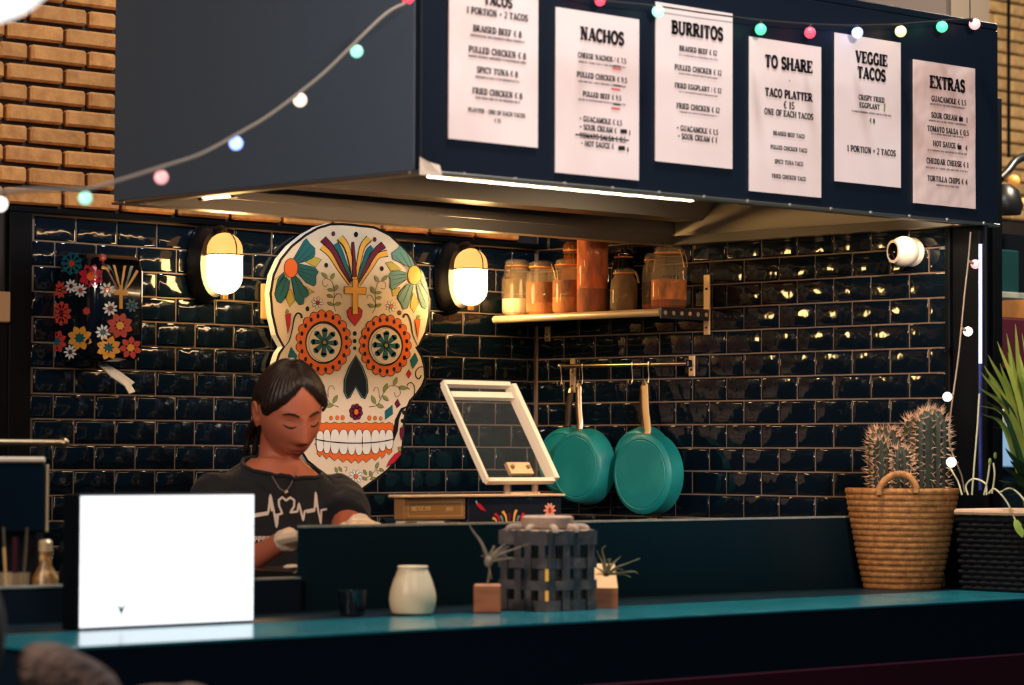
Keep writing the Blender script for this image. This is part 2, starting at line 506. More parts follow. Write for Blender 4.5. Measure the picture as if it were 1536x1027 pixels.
M_led = glow('hood_led_glow', (255, 206, 152), 125)
led = MB(M_led).span((-1.05, HY0 + .034, HZ0 + .010), (-0.12, HY0 + .046, HZ0 + .016)).span((HX0 + .06, HY0 + .034, HZ0 - .0048), (-1.051, HY0 + .046, HZ0 - .0015)).build('led_strip', hood, smooth=False)
MB(M_steel).span((HX0 + .09, HY0 + .030, HZ0 + .0165), (-0.11, HY0 + .105, HZ0 + .021)).build('led_light_shield', led, smooth=False)  # added shield over the LED, keeps its upward light off the lining

# ------------------------------------------------------------------ slab-serif lettering
def arc(cx, cy, rx, ry, a0, a1, n=10):
    return [(cx + rx * math.cos(math.radians(a0 + (a1 - a0) * i / n)), cy + ry * math.sin(math.radians(a0 + (a1 - a0) * i / n))) for i in range(n + 1)]
T, N_ = .20, .095
def _s(x, y0, y1, w=T): return ([(x, y0), (x, y1)], w)
GL = {
 'A': (.84, [([(.10, 0), (.42, 1)], N_), ([(.40, 1), (.72, 0)], T), ([(.2, .3), (.6, .3)], N_)], [(.12, 0), (.70, 0)]),
 'B': (.74, [_s(.18, 0, 1), ([(.18, .95)] + arc(.38, .75, .2, .2, 90, -90) + [(.18, .55)], .14), ([(.18, .55)] + arc(.42, .30, .22, .25, 90, -90) + [(.18, .05)], .15)], [(.12, 0), (.12, 1)]),
 'C': (.76, [(arc(.42, .5, .30, .46, 50, 310, 16), .16), ([(.66, 1), (.66, .68)], .08), ([(.66, 0), (.66, .25)], .06)], []),
 'D': (.80, [_s(.18, 0, 1), ([(.18, .95), (.36, .95)] + arc(.38, .5, .28, .45, 90, -90, 12) + [(.18, .05)], .15)], [(.12, 0), (.12, 1)]),
 'E': (.72, [_s(.18, 0, 1), ([(.1, .95), (.64, .95)], N_), ([(.18, .5), (.5, .5)], N_), ([(.1, .05), (.66, .05)], N_), ([(.63, 1), (.63, .74)], .08), ([(.65, 0), (.65, .28)], .08), ([(.48, .62), (.48, .38)], .07)], [(.12, 0), (.12, 1)]),
 'F': (.68, [_s(.18, 0, 1), ([(.1, .95), (.62, .95)], N_), ([(.18, .5), (.48, .5)], N_), ([(.61, 1), (.61, .72)], .08), ([(.46, .62), (.46, .38)], .07)], [(.16, 0), (.12, 1)]),
 'G': (.82, [(arc(.42, .5, .30, .46, 50, 330, 16), .16), ([(.64, 1), (.64, .7)], .08), ([(.66, .02), (.66, .42)], .15)], [(.64, .42)]),
 'H': (.90, [_s(.18, 0, 1), _s(.70, 0, 1), ([(.18, .52), (.7, .52)], N_)], [(.18, 0), (.18, 1), (.70, 0), (.70, 1)]),
 'I': (.42, [_s(.2, 0, 1)], [(.2, 0), (.2, 1)]),
 'K': (.84, [_s(.18, 0, 1), ([(.2, .4), (.66, .98)], N_), ([(.36, .58), (.70, .02)], .18)], [(.18, 0), (.18, 1), (.66, 1), (.70, 0)]),
 'L': (.68, [_s(.18, 0, 1), ([(.1, .05), (.62, .05)], N_), ([(.60, 0), (.60, .34)], .09)], [(.16, 0), (.18, 1)]),
 'M': (1.02, [_s(.16, 0, 1, .1), ([(.2, 1), (.5, .1)], .18), ([(.5, .1), (.80, 1)], .1), _s(.82, 0, 1)], [(.16, 0), (.14, 1), (.82, 0), (.86, 1)]),
 'N': (.90, [_s(.18, 0, 1, .1), ([(.2, 1), (.68, 0)], .2), _s(.70, 0, 1, .1)], [(.18, 0), (.14, 1), (.70, 1)]),
 'O': (.84, [(arc(.42, .5, .31, .46, 0, 360, 20), .16)], []),
 'P': (.72, [_s(.18, 0, 1), ([(.18, .95)] + arc(.40, .70, .22, .25, 90, -90) + [(.18, .45)], .15)], [(.18, 0), (.12, 1)]),
 'R': (.82, [_s(.18, 0, 1), ([(.18, .95)] + arc(.40, .73, .21, .22, 90, -90) + [(.18, .5)], .14), ([(.4, .48), (.66, .02)], .18)], [(.18, 0), (.12, 1), (.70, 0)]),
 'S': (.66, [(arc(.33, .73, .21, .22, 30, 270, 10) + arc(.33, .27, .22, .23, 90, -150, 10), .16), ([(.54, 1), (.54, .72)], .07), ([(.11, 0), (.11, .28)], .07)], []),
 'T': (.76, [_s(.37, 0, 1), ([(.06, .95), (.68, .95)], N_), ([(.08, 1), (.08, .72)], .08), ([(.66, 1), (.66, .72)], .08)], [(.37, 0)]),
 'U': (.86, [([(.18, 1), (.18, .3)] + arc(.42, .30, .24, .26, 180, 360, 10) + [(.66, 1)], .15)], [(.18, 1), (.66, 1)]),
 'V': (.84, [([(.12, 1), (.42, 0)], T), ([(.42, 0), (.70, 1)], N_)], [(.14, 1), (.68, 1)]),
 'X': (.84, [([(.14, 1), (.70, 0)], T), ([(.14, 0), (.68, 1)], N_)], [(.16, 0), (.16, 1), (.68, 0), (.66, 1)]),
 'Y': (.82, [([(.12, 1), (.40, .45)], T), ([(.40, .45), (.68, 1)], N_), _s(.40, 0, .5)], [(.14, 1), (.66, 1), (.40, 0)]),
 '0': (.70, [(arc(.35, .5, .24, .46, 0, 360, 18), .15)], []),
 '1': (.50, [_s(.26, 0, 1), ([(.1, .8), (.26, .95)], .1)], [(.26, 0)]),
 '2': (.68, [(arc(.33, .72, .21, .24, 160, -30, 10) + [(.12, .07), (.58, .07)], .14)], []),
 '4': (.72, [_s(.46, 0, 1), ([(.46, .98), (.08, .32), (.66, .32)], .10)], [(.46, 0)]),
 '5': (.68, [([(.56, .94), (.18, .94), (.16, .55)] + arc(.32, .32, .23, .26, 110, -150, 12), .13)], []),
 '7': (.64, [([(.08, .93), (.56, .93), (.26, 0)], .15)], []),
 '8': (.68, [(arc(.34, .74, .18, .21, 0, 360, 14), .14), (arc(.34, .27, .23, .24, 0, 360, 14), .15)], []),
 '9': (.68, [(arc(.34, .68, .21, .27, 0, 360, 14), .14), ([(.55, .68), (.5, .25), (.18, .05)], .13)], []),
 '€': (.72, [(arc(.44, .5, .24, .44, 50, 310, 14), .13), ([(.06, .58), (.5, .58)], .08), ([(.06, .42), (.5, .42)], .08)], []),
 '+': (.60, [([(.08, .5), (.5, .5)], .12), ([(.29, .28), (.29, .72)], .12)], []),
 '=': (.60, [([(.08, .6), (.5, .6)], .11), ([(.08, .36), (.5, .36)], .11)], []),
 '-': (.44, [([(.08, .46), (.36, .46)], .12)], []),
 '.': (.30, [([(.08, .08), (.22, .08)], .16)], []),
 ',': (.30, [([(.16, .14), (.1, -.12)], .14)], []),
 '•': (.46, [([(.10, .46), (.34, .46)], .24)], []),
 '/': (.40, [([(.04, 0), (.32, 1)], .09)], []),
 ' ': (.40, [], []),
}
def text_width(s, h): return sum(GL[c][0] for c in s) * h
def write_text(mb, s, cx, cz, h, place, m, align='c', bold=1.0):
    """place(x, z) gives the point on the sheet; the text stands upright, cap height h"""
    w = text_width(s, h)
    x = cx - w / 2 if align == 'c' else cx
    z = cz - h / 2
    for ch in s:
        gw, strokes, serifs = GL[ch]
        def quad(p, q, wd):
            dx, dz = q[0] - p[0], q[1] - p[1]; L = math.hypot(dx, dz) or 1e-6
            nx, nz = -dz / L * wd / 2 * bold, dx / L * wd / 2 * bold
            mb.poly([place(x + a * h, z + b * h) for a, b in ((p[0] - nx, p[1] - nz), (q[0] - nx, q[1] - nz), (q[0] + nx, q[1] + nz), (p[0] + nx, p[1] + nz))], m)
        for pts, wd in strokes:
            for i in range(len(pts) - 1):
                p, q = pts[i], pts[i + 1]
                if len(pts) > 3:      # close the outer corners of curves
                    ex = .25 * wd
                    dx, dz = q[0] - p[0], q[1] - p[1]; L = math.hypot(dx, dz) or 1e-6
                    q = (q[0] + dx / L * ex, q[1] + dz / L * ex)
                quad(p, q, wd)
        for sx, sy in serifs:
            y = sy + (.045 if sy == 0 else (-.045 if sy == 1 else 0))
            quad((sx - .16, y), (sx + .16, y), .09)
        x += gw * h

# ------------------------------------------------------------------ menus on the hood front
M_paper = mat('menu_paper', (226, 208, 202), 0.6, bump=(8, .12, .01), vary=(5, (214, 190, 182), .4, .8))
M_paper_worn = mat('crumpled_menu_paper', (220, 194, 184), 0.38, bump=(9, .5, .02), vary=(6, (190, 150, 138), .4, .75))
M_ink = mat('menu_ink', (22, 18, 22), 0.7)
M_fine = mat('menu_fine_print', (120, 104, 104), 0.7)
M_red = mat('red_pen', (200, 90, 84), 0.7)
M_green = mat('green_chili_mark', (120, 140, 40), 0.7)
MY = HY0 - .0035
def menu(name_label, x0, x1, z0, z1, lines, paper=M_paper, curl=0.0):
    t = thing('menu_sheet', name_label, 'menu', ((x0 + x1) / 2, HY0 - .002, z0), 'menu sheets on the hood')
    p = MB(paper); n = 10; vs = []; fs = []
    for k in range(n + 1):
        z = z0 + (z1 - z0) * k / n
        for i in range(5):
            x = x0 + (x1 - x0) * i / 4
            y = MY + .0004 * math.sin(k * 1.1 + i) * curl
            vs.append((x, y, z))
    for k in range(n):
        for i in range(4):
            a = k * 5 + i; fs.append((a, a + 1, a + 6, a + 5))
    o = len(vs)
    vs2 = [(x, HY0 - .0012, z) for x, y, z in vs]
    ring = [i for i in range(5)] + [5 * k + 4 for k in range(1, n + 1)] + [n * 5 + i for i in (3, 2, 1, 0)] + [5 * k for k in range(n - 1, 0, -1)]
    fs += [tuple(j + o for j in f[::-1]) for f in fs]
    for a, b in zip(ring, ring[1:] + ring[:1]): fs.append((b, a, a + o, b + o))
    p.add(vs + vs2, fs).build('sheet', t)
    def place(x, z): return (x, MY - .0012, z)
    for ln in lines:
        kind, s, u, v, h = ln[:5]
        if kind == 'F': h *= 1.05
        hd = MB(M_ink); bd = MB(M_ink); pen = MB(M_red); had_pen = False
        P = at(u, v, y=MY)
        hh = h * (P - CAM).length / F_PX
        if kind == 'H': write_text(hd, s, P.x, P.z, hh, place, M_ink, bold=1.6)
        elif kind == 'T': write_text(bd, s, P.x, P.z, hh, place, M_ink, bold=1.35)
        elif kind == 'F':                                   # fine print too small to read: broken dashes
            rr = random.Random(s); x = P.x - ln[5] / 2; end = P.x + ln[5] / 2
            while x < end:
                w = rr.uniform(.0016, .0034)
                bd.poly([place(x, P.z - hh / 2), place(min(x + w, end), P.z - hh / 2), place(min(x + w, end), P.z + hh / 2), place(x, P.z + hh / 2)], M_fine)
                x += w + rr.choice((.0008, .0008, .0012, .003))
        elif kind == 'B':                                   # a marker blot over an old price
            bd.poly([place(P.x - ln[5], P.z - hh / 2), place(P.x + ln[5], P.z - hh * .4), place(P.x + ln[5] * .9, P.z + hh / 2), place(P.x - ln[5] * .95, P.z + hh * .4)], M_ink)
        elif kind == 'R' or kind == 'K':
            mm = M_red if kind == 'R' else M_ink
            tgt = pen if kind == 'R' else bd; had_pen = had_pen or kind == 'R'
            tgt.poly([place(P.x - ln[5], P.z - hh / 2), place(P.x + ln[5], P.z - hh / 2), place(P.x + ln[5], P.z + hh / 2), place(P.x - ln[5], P.z + hh / 2)], mm)
        elif kind == 'G':
            pen.poly([place(P.x - .003, P.z - .010), place(P.x + .002, P.z - .010), place(P.x + .005, P.z + .010), place(P.x - .001, P.z + .010)], M_green); had_pen = True
        if hd.v: hd.build('heading', t, smooth=False)
        if bd.v: bd.build('text_line', t, smooth=False)
        if pen.v: pen.build('pen_mark', t, smooth=False)
    return t
W = .26
menu('menu sheet headed TACOS at the near end of the hood', -1.849, -1.587, 2.088, 2.456, [
    ('H', 'TACOS', 747, 2, 15), ('T', '1 PORTION = 2 TACOS', 746, 21, 10), ('T', 'BRAISED BEEF € 8', 746, 47, 9.5), ('F', 'a', 746, 58, 3.5, .16),
    ('T', 'PULLED CHICKEN € 8', 746, 79, 9.5), ('F', 'b', 746, 89, 3.5, .17), ('T', 'SPICY TUNA € 8', 746, 108, 9), ('F', 'c', 746, 119, 3.5, .13),
    ('T', 'FRIED CHICKEN € 8', 746, 140, 9), ('F', 'd', 746, 150, 3.5, .13), ('T', 'PLATTER - ONE OF EACH TACOS', 745, 169, 6.2), ('T', '€ 15', 746, 181, 6)])
menu('menu sheet headed NACHOS with red pen notes', -1.533, -1.270, 2.038, 2.403, [
    ('H', 'NACHOS', 903, 54, 19), ('T', 'CHEESE NACHOS / € 7,5', 903, 87, 7.5), ('F', 'e', 903, 97, 2.6, .15), ('T', 'PULLED CHICKEN € 9,5', 903, 116, 8), ('F', 'f', 903, 126, 2.6, .15),
    ('T', 'PULLED BEEF € 9,5', 903, 144, 7.5), ('F', 'g', 903, 153, 2.6, .15), ('R', '', 925, 103, 3, .014), ('R', '', 923, 134, 3, .014), ('R', '', 923, 163, 3, .014), ('K', '', 925, 99, 1.8, .012), ('K', '', 925, 128, 1.8, .012), ('K', '', 925, 157, 1.8, .012),
    ('T', '+ GUACAMOLE € 1,5', 901, 181, 8), ('T', '+ SOUR CREAM €', 897, 193, 8), ('B', '', 935, 197, 7, .011), ('T', '+ TOMATO SALSA € 0,5', 901, 206, 8), ('K', '', 903, 206, 2, .085), ('T', '+ HOT SAUCE €', 896, 217, 8), ('B', '', 932, 222, 7, .011), ('T', '1', 944, 199, 7), ('T', '4', 941, 224, 7)])
menu('menu sheet headed BURRITOS under the mint green bulb', -1.216, -0.957, 2.086, 2.450, [
    ('H', 'BURRITOS', 1046, 46, 19), ('T', 'BRAISED BEEF € 12', 1047, 76, 7.5), ('F', 'h', 1047, 86, 2, .13), ('T', 'PULLED CHICKEN € 12', 1047, 105, 8), ('F', 'i', 1047, 114, 2, .13), ('T', 'FRIED EGGPLANT / € 12', 1047, 132, 7.5), ('F', 'j', 1047, 141, 2, .13),
    ('T', 'FRIED CHICKEN € 12', 1047, 162, 8), ('F', 'k', 1047, 171, 2, .13), ('T', '+ GUACAMOLE € 1,5', 1046, 195, 8), ('T', '+ SOUR CREAM € 1', 1046, 207, 8)])
menu('menu sheet headed TO SHARE hanging low between green and red bulbs', -0.898, -0.640, 2.039, 2.403, [
    ('H', 'TO SHARE', 1183, 96, 18), ('T', '•', 1184, 121, 7), ('H', 'TACO PLATTER', 1183, 142, 12), ('T', '€ 15', 1183, 158, 11), ('T', 'ONE OF EACH TACOS', 1183, 171, 9),
    ('T', 'BRAISED BEEF TACO', 1183, 202, 6), ('T', 'PULLED CHICKEN TACO', 1183, 223, 6), ('T', 'SPICY TUNA TACO', 1183, 244, 6), ('T', 'FRIED CHICKEN TACO', 1183, 266, 6)])
menu('menu sheet headed VEGGIE TACOS under the blue bulb', -0.589, -0.338, 2.083, 2.444, [
    ('H', 'VEGGIE', 1307, 88, 17), ('H', 'TACOS', 1307, 111, 17), ('T', 'CRISPY FRIED', 1307, 148, 7.5), ('T', 'EGGPLANT', 1304, 159, 7.5), ('G', '', 1326, 161, 8), ('F', 'l', 1307, 170, 2.6, .15), ('T', '€ 8', 1308, 181, 7), ('T', '1 PORTION = 2 TACOS', 1307, 226, 9)])
menu('crumpled menu sheet headed EXTRAS at the far end of the hood', -0.288, -0.038, 2.049, 2.408, [
    ('H', 'EXTRAS', 1421, 126, 18), ('T', 'GUACAMOLE € 1,5', 1423, 151, 8), ('F', 'm', 1421, 159, 2.6, .14), ('T', 'SOUR CREAM €', 1419, 175, 8), ('B', '', 1441, 179, 7, .008), ('T', '1', 1450, 180, 7), ('F', 'n', 1421, 184, 2.6, .15), ('T', 'TOMATO SALSA € 0,5', 1422, 196, 8), ('F', 'o', 1421, 203, 2.6, .13),
    ('T', 'HOT SAUCE €', 1419, 217, 8), ('B', '', 1439, 221, 7, .008), ('T', '4', 1449, 222, 7), ('F', 'p', 1421, 228, 2.6, .16), ('T', 'CHEDDAR CHEESE € 1', 1421, 244, 8), ('F', 'q', 1420, 254, 2.6, .17), ('T', 'TORTILLA CHIPS € 4', 1421, 270, 8), ('F', 'r', 1421, 279, 2.6, .09)], paper=M_paper_worn, curl=1.0)
# ------------------------------------------------------------------ flat painted artwork helper
class Flat:
    """paint as thin flat pieces on a board: fn(u, v, layer) gives the 3-D point"""
    def __init__(self, fn, parent): self.fn = fn; self.parent = parent; self.mb = MB()
    def poly(self, pts, m, L=1):
        self.mb.poly([self.fn(u, v, L) for u, v in pts], m); return self
    def opoly(self, pts, m, L=1, o=1.0, ink=None):
        """filled shape with a dark outline o px wide"""
        self.poly(grow(pts, o), ink or K_INK, L); self.poly(pts, m, L + 1); return self
    def ell(self, cx, cy, rx, ry, m, L=1, rot=0.0, n=20, o=0.0):
        c, s = math.cos(rot), math.sin(rot)
        f = lambda e: [(cx + (rx + e) * math.cos(t) * c - (ry + e) * math.sin(t) * s, cy + (rx + e) * math.cos(t) * s + (ry + e) * math.sin(t) * c) for t in [2 * PI * i / n for i in range(n)]]
        if o: self.poly(f(o), K_INK, L); L += 1
        return self.poly(f(0), m, L)
    def stroke(self, pts, w0, w1, m, L=1, sm=5, o=0.0):
        if sm: pts = [(p.x, p.y) for p in smooth_path([(a, b, 0) for a, b in pts], sm)]
        def draw(e, mm, LL):
            a = []; b = []
            for i, p in enumerate(pts):
                q0, q1 = pts[max(0, i - 1)], pts[min(len(pts) - 1, i + 1)]
                dx, dy = q1[0] - q0[0], q1[1] - q0[1]; l = math.hypot(dx, dy) or 1
                w = (w0 + (w1 - w0) * i / (len(pts) - 1)) / 2 + e
                a.append((p[0] - dy / l * w, p[1] + dx / l * w)); b.append((p[0] + dy / l * w, p[1] - dx / l * w))
            for i in range(len(pts) - 1): self.poly([a[i], a[i + 1], b[i + 1], b[i]], mm, LL)
        if o: draw(o, K_INK, L); L += 1
        draw(0, m, L); return self
    def done(self, name):
        r = self.mb.build(name, self.parent, smooth=False); self.mb = MB(); return r

def grow(pts, d):
    A = sum(pts[i][0] * pts[(i + 1) % len(pts)][1] - pts[(i + 1) % len(pts)][0] * pts[i][1] for i in range(len(pts)))
    sg = 1 if A > 0 else -1
    out = []
    for i, p in enumerate(pts):
        a, b = pts[i - 1], pts[(i + 1) % len(pts)]
        nx = ny = 0
        for q, r in ((a, p), (p, b)):
            dx, dy = r[0] - q[0], r[1] - q[1]; l = math.hypot(dx, dy) or 1
            nx += dy / l * sg; ny += -dx / l * sg
        l = math.hypot(nx, ny) or 1
        out.append((p[0] + nx / l * d, p[1] + ny / l * d))
    return out
def KK(x0, y0, s): return lambda pts: [(x0 + a * s, y0 + b * s) for a, b in pts]
def leafpts(cx, cy, L, w, ang):
    c, s = math.cos(math.radians(ang)), math.sin(math.radians(ang))
    raw = [(-L, 0), (-L * .45, -w * .8), (0, -w), (L * .5, -w * .75), (L, 0), (L * .5, w * .75), (0, w), (-L * .45, w * .8)]
    return [(cx + a * c - b * s, cy + a * s + b * c) for a, b in raw]

K_INK = mat('sign_black', (20, 18, 22), 0.35)
K_CREAM = mat('sign_cream', (236, 216, 190), 0.32, bump=(3, .02, .01))
K_WHITE = mat('sign_white_edge', (240, 236, 228), 0.4)
K_TEAL = mat('sign_teal', (28, 104, 112), 0.35)
K_TEAL2 = mat('sign_pale_teal', (104, 150, 142), 0.3)
K_ORANGE = mat('sign_orange', (238, 112, 48), 0.35)
K_YELLOW = mat('sign_yellow', (240, 176, 76), 0.35)
K_RED = mat('sign_red', (196, 36, 52), 0.35)
K_MAROON = mat('sign_maroon', (108, 34, 58), 0.35)
K_OLIVE = mat('sign_olive', (140, 148, 80), 0.35)
K_LIME = mat('sign_yellow_green', (196, 178, 84), 0.35)
K_NAVY = mat('sign_navy', (16, 24, 36), 0.35)

# ------------------------------------------------------------------ sugar skull sign
YS = -0.036                                             # front of the board
k1, k2 = KK(380, 320, 300 / 1400), KK(380, 520, 300 / 1284)
k5, k6 = KK(400, 330, 130 / 890), KK(520, 330, 140 / 959)
k7, k8 = KK(400, 460, 130 / 954), KK(520, 460, 140 / 1027)
sk0 = at(528, 736, y=YS)
skull = thing('skull_sign', 'painted sugar skull board with teal flowers and orange eyes on the black tiles', 'sign', (sk0.x, 0.0, sk0.z))
outline = k1([(710, 74), (850, 90), (960, 145), (1030, 210), (1110, 296), (1172, 400), (1222, 520), (1240, 620), (1238, 720), (1216, 830), (1162, 938)]) \
    + k2([(1052, 8), (1088, 60), (1106, 130), (1110, 200), (1092, 250), (1052, 308), (1012, 350), (992, 400), (976, 470), (971, 560), (966, 640), (940, 715), (862, 802), (790, 856), (722, 905), (688, 928), (650, 905), (622, 912), (590, 918), (560, 880), (500, 856), (420, 800), (340, 735), (288, 650), (272, 560), (262, 450), (236, 372), (196, 330), (160, 262), (136, 190), (140, 100), (160, 40)]) \
    + k1([(205, 935), (158, 850), (124, 700), (112, 560), (134, 430), (185, 318), (260, 226), (360, 146), (450, 94), (540, 68), (620, 66)])
def sk(u, v, L=0):
    p = at(u, v, y=YS); return (p.x, YS - .0004 * L, p.z)
bd = MB()
n = len(outline)
fr = [sk(u, v, 0) for u, v in outline]; bk = [(x, YS + .022, z) for x, y, z in fr]
bd.add(fr, [tuple(range(n))], K_INK)
bd.add(fr + bk, [(i, (i + 1) % n, (i + 1) % n + n, i + n) for i in range(n)] + [tuple(range(2 * n - 1, n - 1, -1))], K_WHITE)
bd.build('board', skull, smooth=False)
F = Flat(sk, skull)
F.poly(grow(outline, -3.6), K_CREAM, 1).done('cream_face')
for p in ((at(470, 420, y=0)), (at(600, 420, y=0)), (at(540, 660, y=0))):
    MB(M_black).box((p.x, (YS + .022 - .004) / 2, p.z), (.03, abs(YS + .022) - .006, .03)).build('spacer', skull, smooth=False)
# flowers at the temples
def temple(kk, petals, leaves, c, rx, ry, pm, cm, s):
    for lf in leaves: F.opoly(kk(lf), K_LIME, 2, .8)
    for pt in petals: F.opoly(kk(pt), pm, 4, .8)
    cc = kk([c])[0]
    for pt in petals:
        q = kk(pt); cx = sum(a for a, b in q) / len(q); cy = sum(b for a, b in q) / len(q)
        dx, dy = cx - cc[0], cy - cc[1]
        for off in (-.28, 0, .28):
            F.stroke([(cc[0] + dx * .45 - dy * off * .5, cc[1] + dy * .45 + dx * off * .5), (cc[0] + dx * 1.25 - dy * off, cc[1] + dy * 1.25 + dx * off)], .9, .5, K_INK, 6, sm=0)
    F.ell(cc[0], cc[1], rx * s, ry * s, cm, 7, o=.9)
    F.ell(cc[0] + .6, cc[1] + .6, rx * s * .86, ry * s * .86, cm, 9)
temple(k5, [[(270, 400), (330, 300), (380, 215), (405, 192), (440, 245), (490, 290), (490, 350), (470, 385), (400, 420), (320, 440)],
            [(325, 450), (400, 465), (490, 490), (525, 530), (500, 575), (500, 650), (480, 675), (400, 640), (330, 560), (310, 520)],
            [(250, 590), (300, 580), (350, 650), (420, 720), (425, 770), (380, 800), (370, 860), (330, 868), (300, 830), (270, 720)],
            [(80, 770), (92, 700), (150, 600), (200, 590), (230, 640), (210, 740), (180, 800), (140, 850), (105, 835)],
            [(88, 690), (112, 610), (165, 540), (182, 580), (130, 650)]],
       [[(400, 430), (480, 375), (560, 405), (500, 480)], [(395, 670), (490, 740), (430, 750)], [(235, 890), (195, 800), (220, 710), (245, 720), (285, 820)]],
       (243, 492), 68, 95, K_TEAL, K_ORANGE, 130 / 890)
F.done('temple_flower')
temple(k6, [[(640, 480), (560, 440), (470, 400), (460, 340), (520, 300), (545, 264), (600, 320), (660, 390), (690, 460)],
            [(620, 600), (540, 660), (470, 715), (440, 690), (450, 620), (430, 570), (460, 530), (540, 520), (620, 550)],
            [(680, 660), (650, 780), (620, 900), (580, 915), (560, 860), (520, 800), (540, 740), (620, 660)],
            [(710, 650), (760, 650), (830, 780), (826, 860), (805, 908), (770, 890), (740, 800)],
            [(752, 500), (780, 540), (820, 670), (822, 740), (750, 620)]],
       [[(395, 440), (460, 430), (560, 505), (450, 520)], [(465, 720), (540, 690), (560, 760), (470, 780)], [(690, 950), (650, 890), (680, 740), (735, 840)]],
       (688, 565), 66, 95, K_TEAL2, K_YELLOW, 140 / 959)  # washed-out lamp glare put into this flower's paler colours
F.done('temple_flower')
# feather crown
def fth(pts, w0, w1, m, L=2): F.stroke(k1(pts), w0 * .2143, w1 * .2143, m, L, 5, o=1.1); F.done('feather')
fth([(675, 500), (600, 390), (540, 290), (478, 232)], 12, 42, K_YELLOW, 2)
fth([(680, 480), (620, 380), (560, 260), (485, 178)], 14, 44, K_MAROON, 4)
fth([(690, 470), (640, 360), (605, 270), (570, 212)], 14, 38, K_TEAL, 6)
fth([(697, 465), (676, 330), (645, 225), (600, 168)], 16, 40, K_YELLOW, 8)
fth([(740, 500), (820, 380), (870, 300), (938, 278)], 12, 40, K_YELLOW, 2)
fth([(730, 480), (790, 370), (850, 270), (910, 218)], 14, 44, K_MAROON, 4)
fth([(720, 480), (770, 350), (800, 270), (832, 240)], 14, 38, K_TEAL, 6)
fth([(710, 465), (736, 330), (760, 230), (806, 172)], 16, 40, K_YELLOW, 8)
fth([(701, 445), (698, 330), (690, 200)], 26, 10, K_MAROON, 10)
F.opoly(k1([(703, 787), (660, 728), (652, 684), (676, 656), (703, 678), (730, 656), (754, 680), (748, 722)]), K_RED, 10, 1.0).done('heart')
F.opoly(k1([(688, 462), (722, 462), (722, 517), (780, 522), (778, 566), (722, 562), (722, 706), (686, 706), (688, 560), (632, 560), (632, 515), (688, 515)]), K_YELLOW, 13, 1.0).done('cross')
# eyes
def eye(kk, c, rx, ry, irx, iry, s):
    cx, cy = kk([c])[0]
    def ring(a, b, lobe, n):
        pts = []
        for i in range(n * 8):
            t = 2 * PI * i / (n * 8); g = 1 + lobe * abs(math.cos(n * t / 2)) - lobe * .5
            pts.append((cx + a * s * g * math.cos(t), cy + b * s * g * math.sin(t)))
        return pts
    F.poly(grow(ring(rx, ry, .10, 19), 1.0), K_INK, 4); F.poly(ring(rx, ry, .10, 19), K_ORANGE, 5)
    for i in range(19):
        t = 2 * PI * (i + .5) / 19
        F.ell(cx + rx * .875 * s * math.cos(t), cy + ry * .875 * s * math.sin(t), 17 * s, 25 * s, K_INK, 6, n=12)
    F.done('eye_ring')
    F.ell(cx, cy, irx * s, iry * s, K_INK, 7, n=32)
    F.ell(cx - 6 * s, cy + 6 * s, irx * .91 * s, iry * .90 * s, K_CREAM, 8, n=32)
    F.ell(cx + 8 * s, cy + 8 * s, irx * .86 * s, iry * .86 * s, K_CREAM, 9, n=32, o=.4)
    F.done('eye_white')
    for i in range(8):
        t = 2 * PI * i / 8 + .05
        dx, dy = math.cos(t), math.sin(t) * 1.08
        F.stroke([(cx + dx * 34 * s, cy + dy * 34 * s), (cx + dx * 90 * s, cy + dy * 90 * s), (cx + dx * 132 * s, cy + dy * 132 * s)], 22 * s, 56 * s, K_TEAL, 12, 4, o=.8)
        F.ell(cx + dx * 128 * s, cy + dy * 128 * s, 26 * s, 26 * s, K_TEAL, 13, n=12)
    F.ell(cx, cy, 20 * s, 22 * s, K_OLIVE, 14, n=12, o=2.2)
    F.done('eye_flower')
eye(k7, (622, 392), 290, 340, 205, 236, 130 / 954)
eye(k8, (420, 425), 272, 326, 193, 226, 140 / 1027)
# nose
nose = k2([(655, 50), (702, 128), (732, 210), (737, 290), (716, 336), (690, 327), (655, 262), (620, 327), (598, 336), (576, 290), (578, 210), (608, 128)])
F.poly(nose, K_INK, 4).poly(grow(nose, -1.6), K_TEAL2, 5).poly(grow(nose, -2.6), K_NAVY, 6).done('nose')
# dots
for kk, s, lst in ((k1, .2143, [(717, 147, 15, 19, K_INK), (558, 142, 11, 15, K_MAROON), (847, 182, 11, 15, K_MAROON), (508, 362, 14, 17, K_INK), (897, 386, 14, 17, K_INK), (377, 667, 14, 18, K_INK), (1020, 695, 13, 15, K_MAROON), (708, 840, 14, 17, K_INK), (708, 892, 13, 16, K_INK), (708, 943, 12, 14, K_INK)]),
                   (k2, .2336, [(497, 457, 9, 13, K_ORANGE), (537, 455, 10, 13, K_ORANGE), (571, 455, 11, 15, K_ORANGE), (743, 457, 11, 15, K_ORANGE), (780, 458, 10, 13, K_ORANGE), (816, 460, 9, 12, K_ORANGE), (965, 422, 12, 14, K_INK), (955, 475, 11, 14, K_INK)])):
    for x, y, rx, ry, m in lst:
        a = kk([(x, y)])[0]; F.ell(a[0], a[1], rx * s, ry * s, m, 3, n=12, o=.5 if m is not K_INK else 0); F.done('dot')
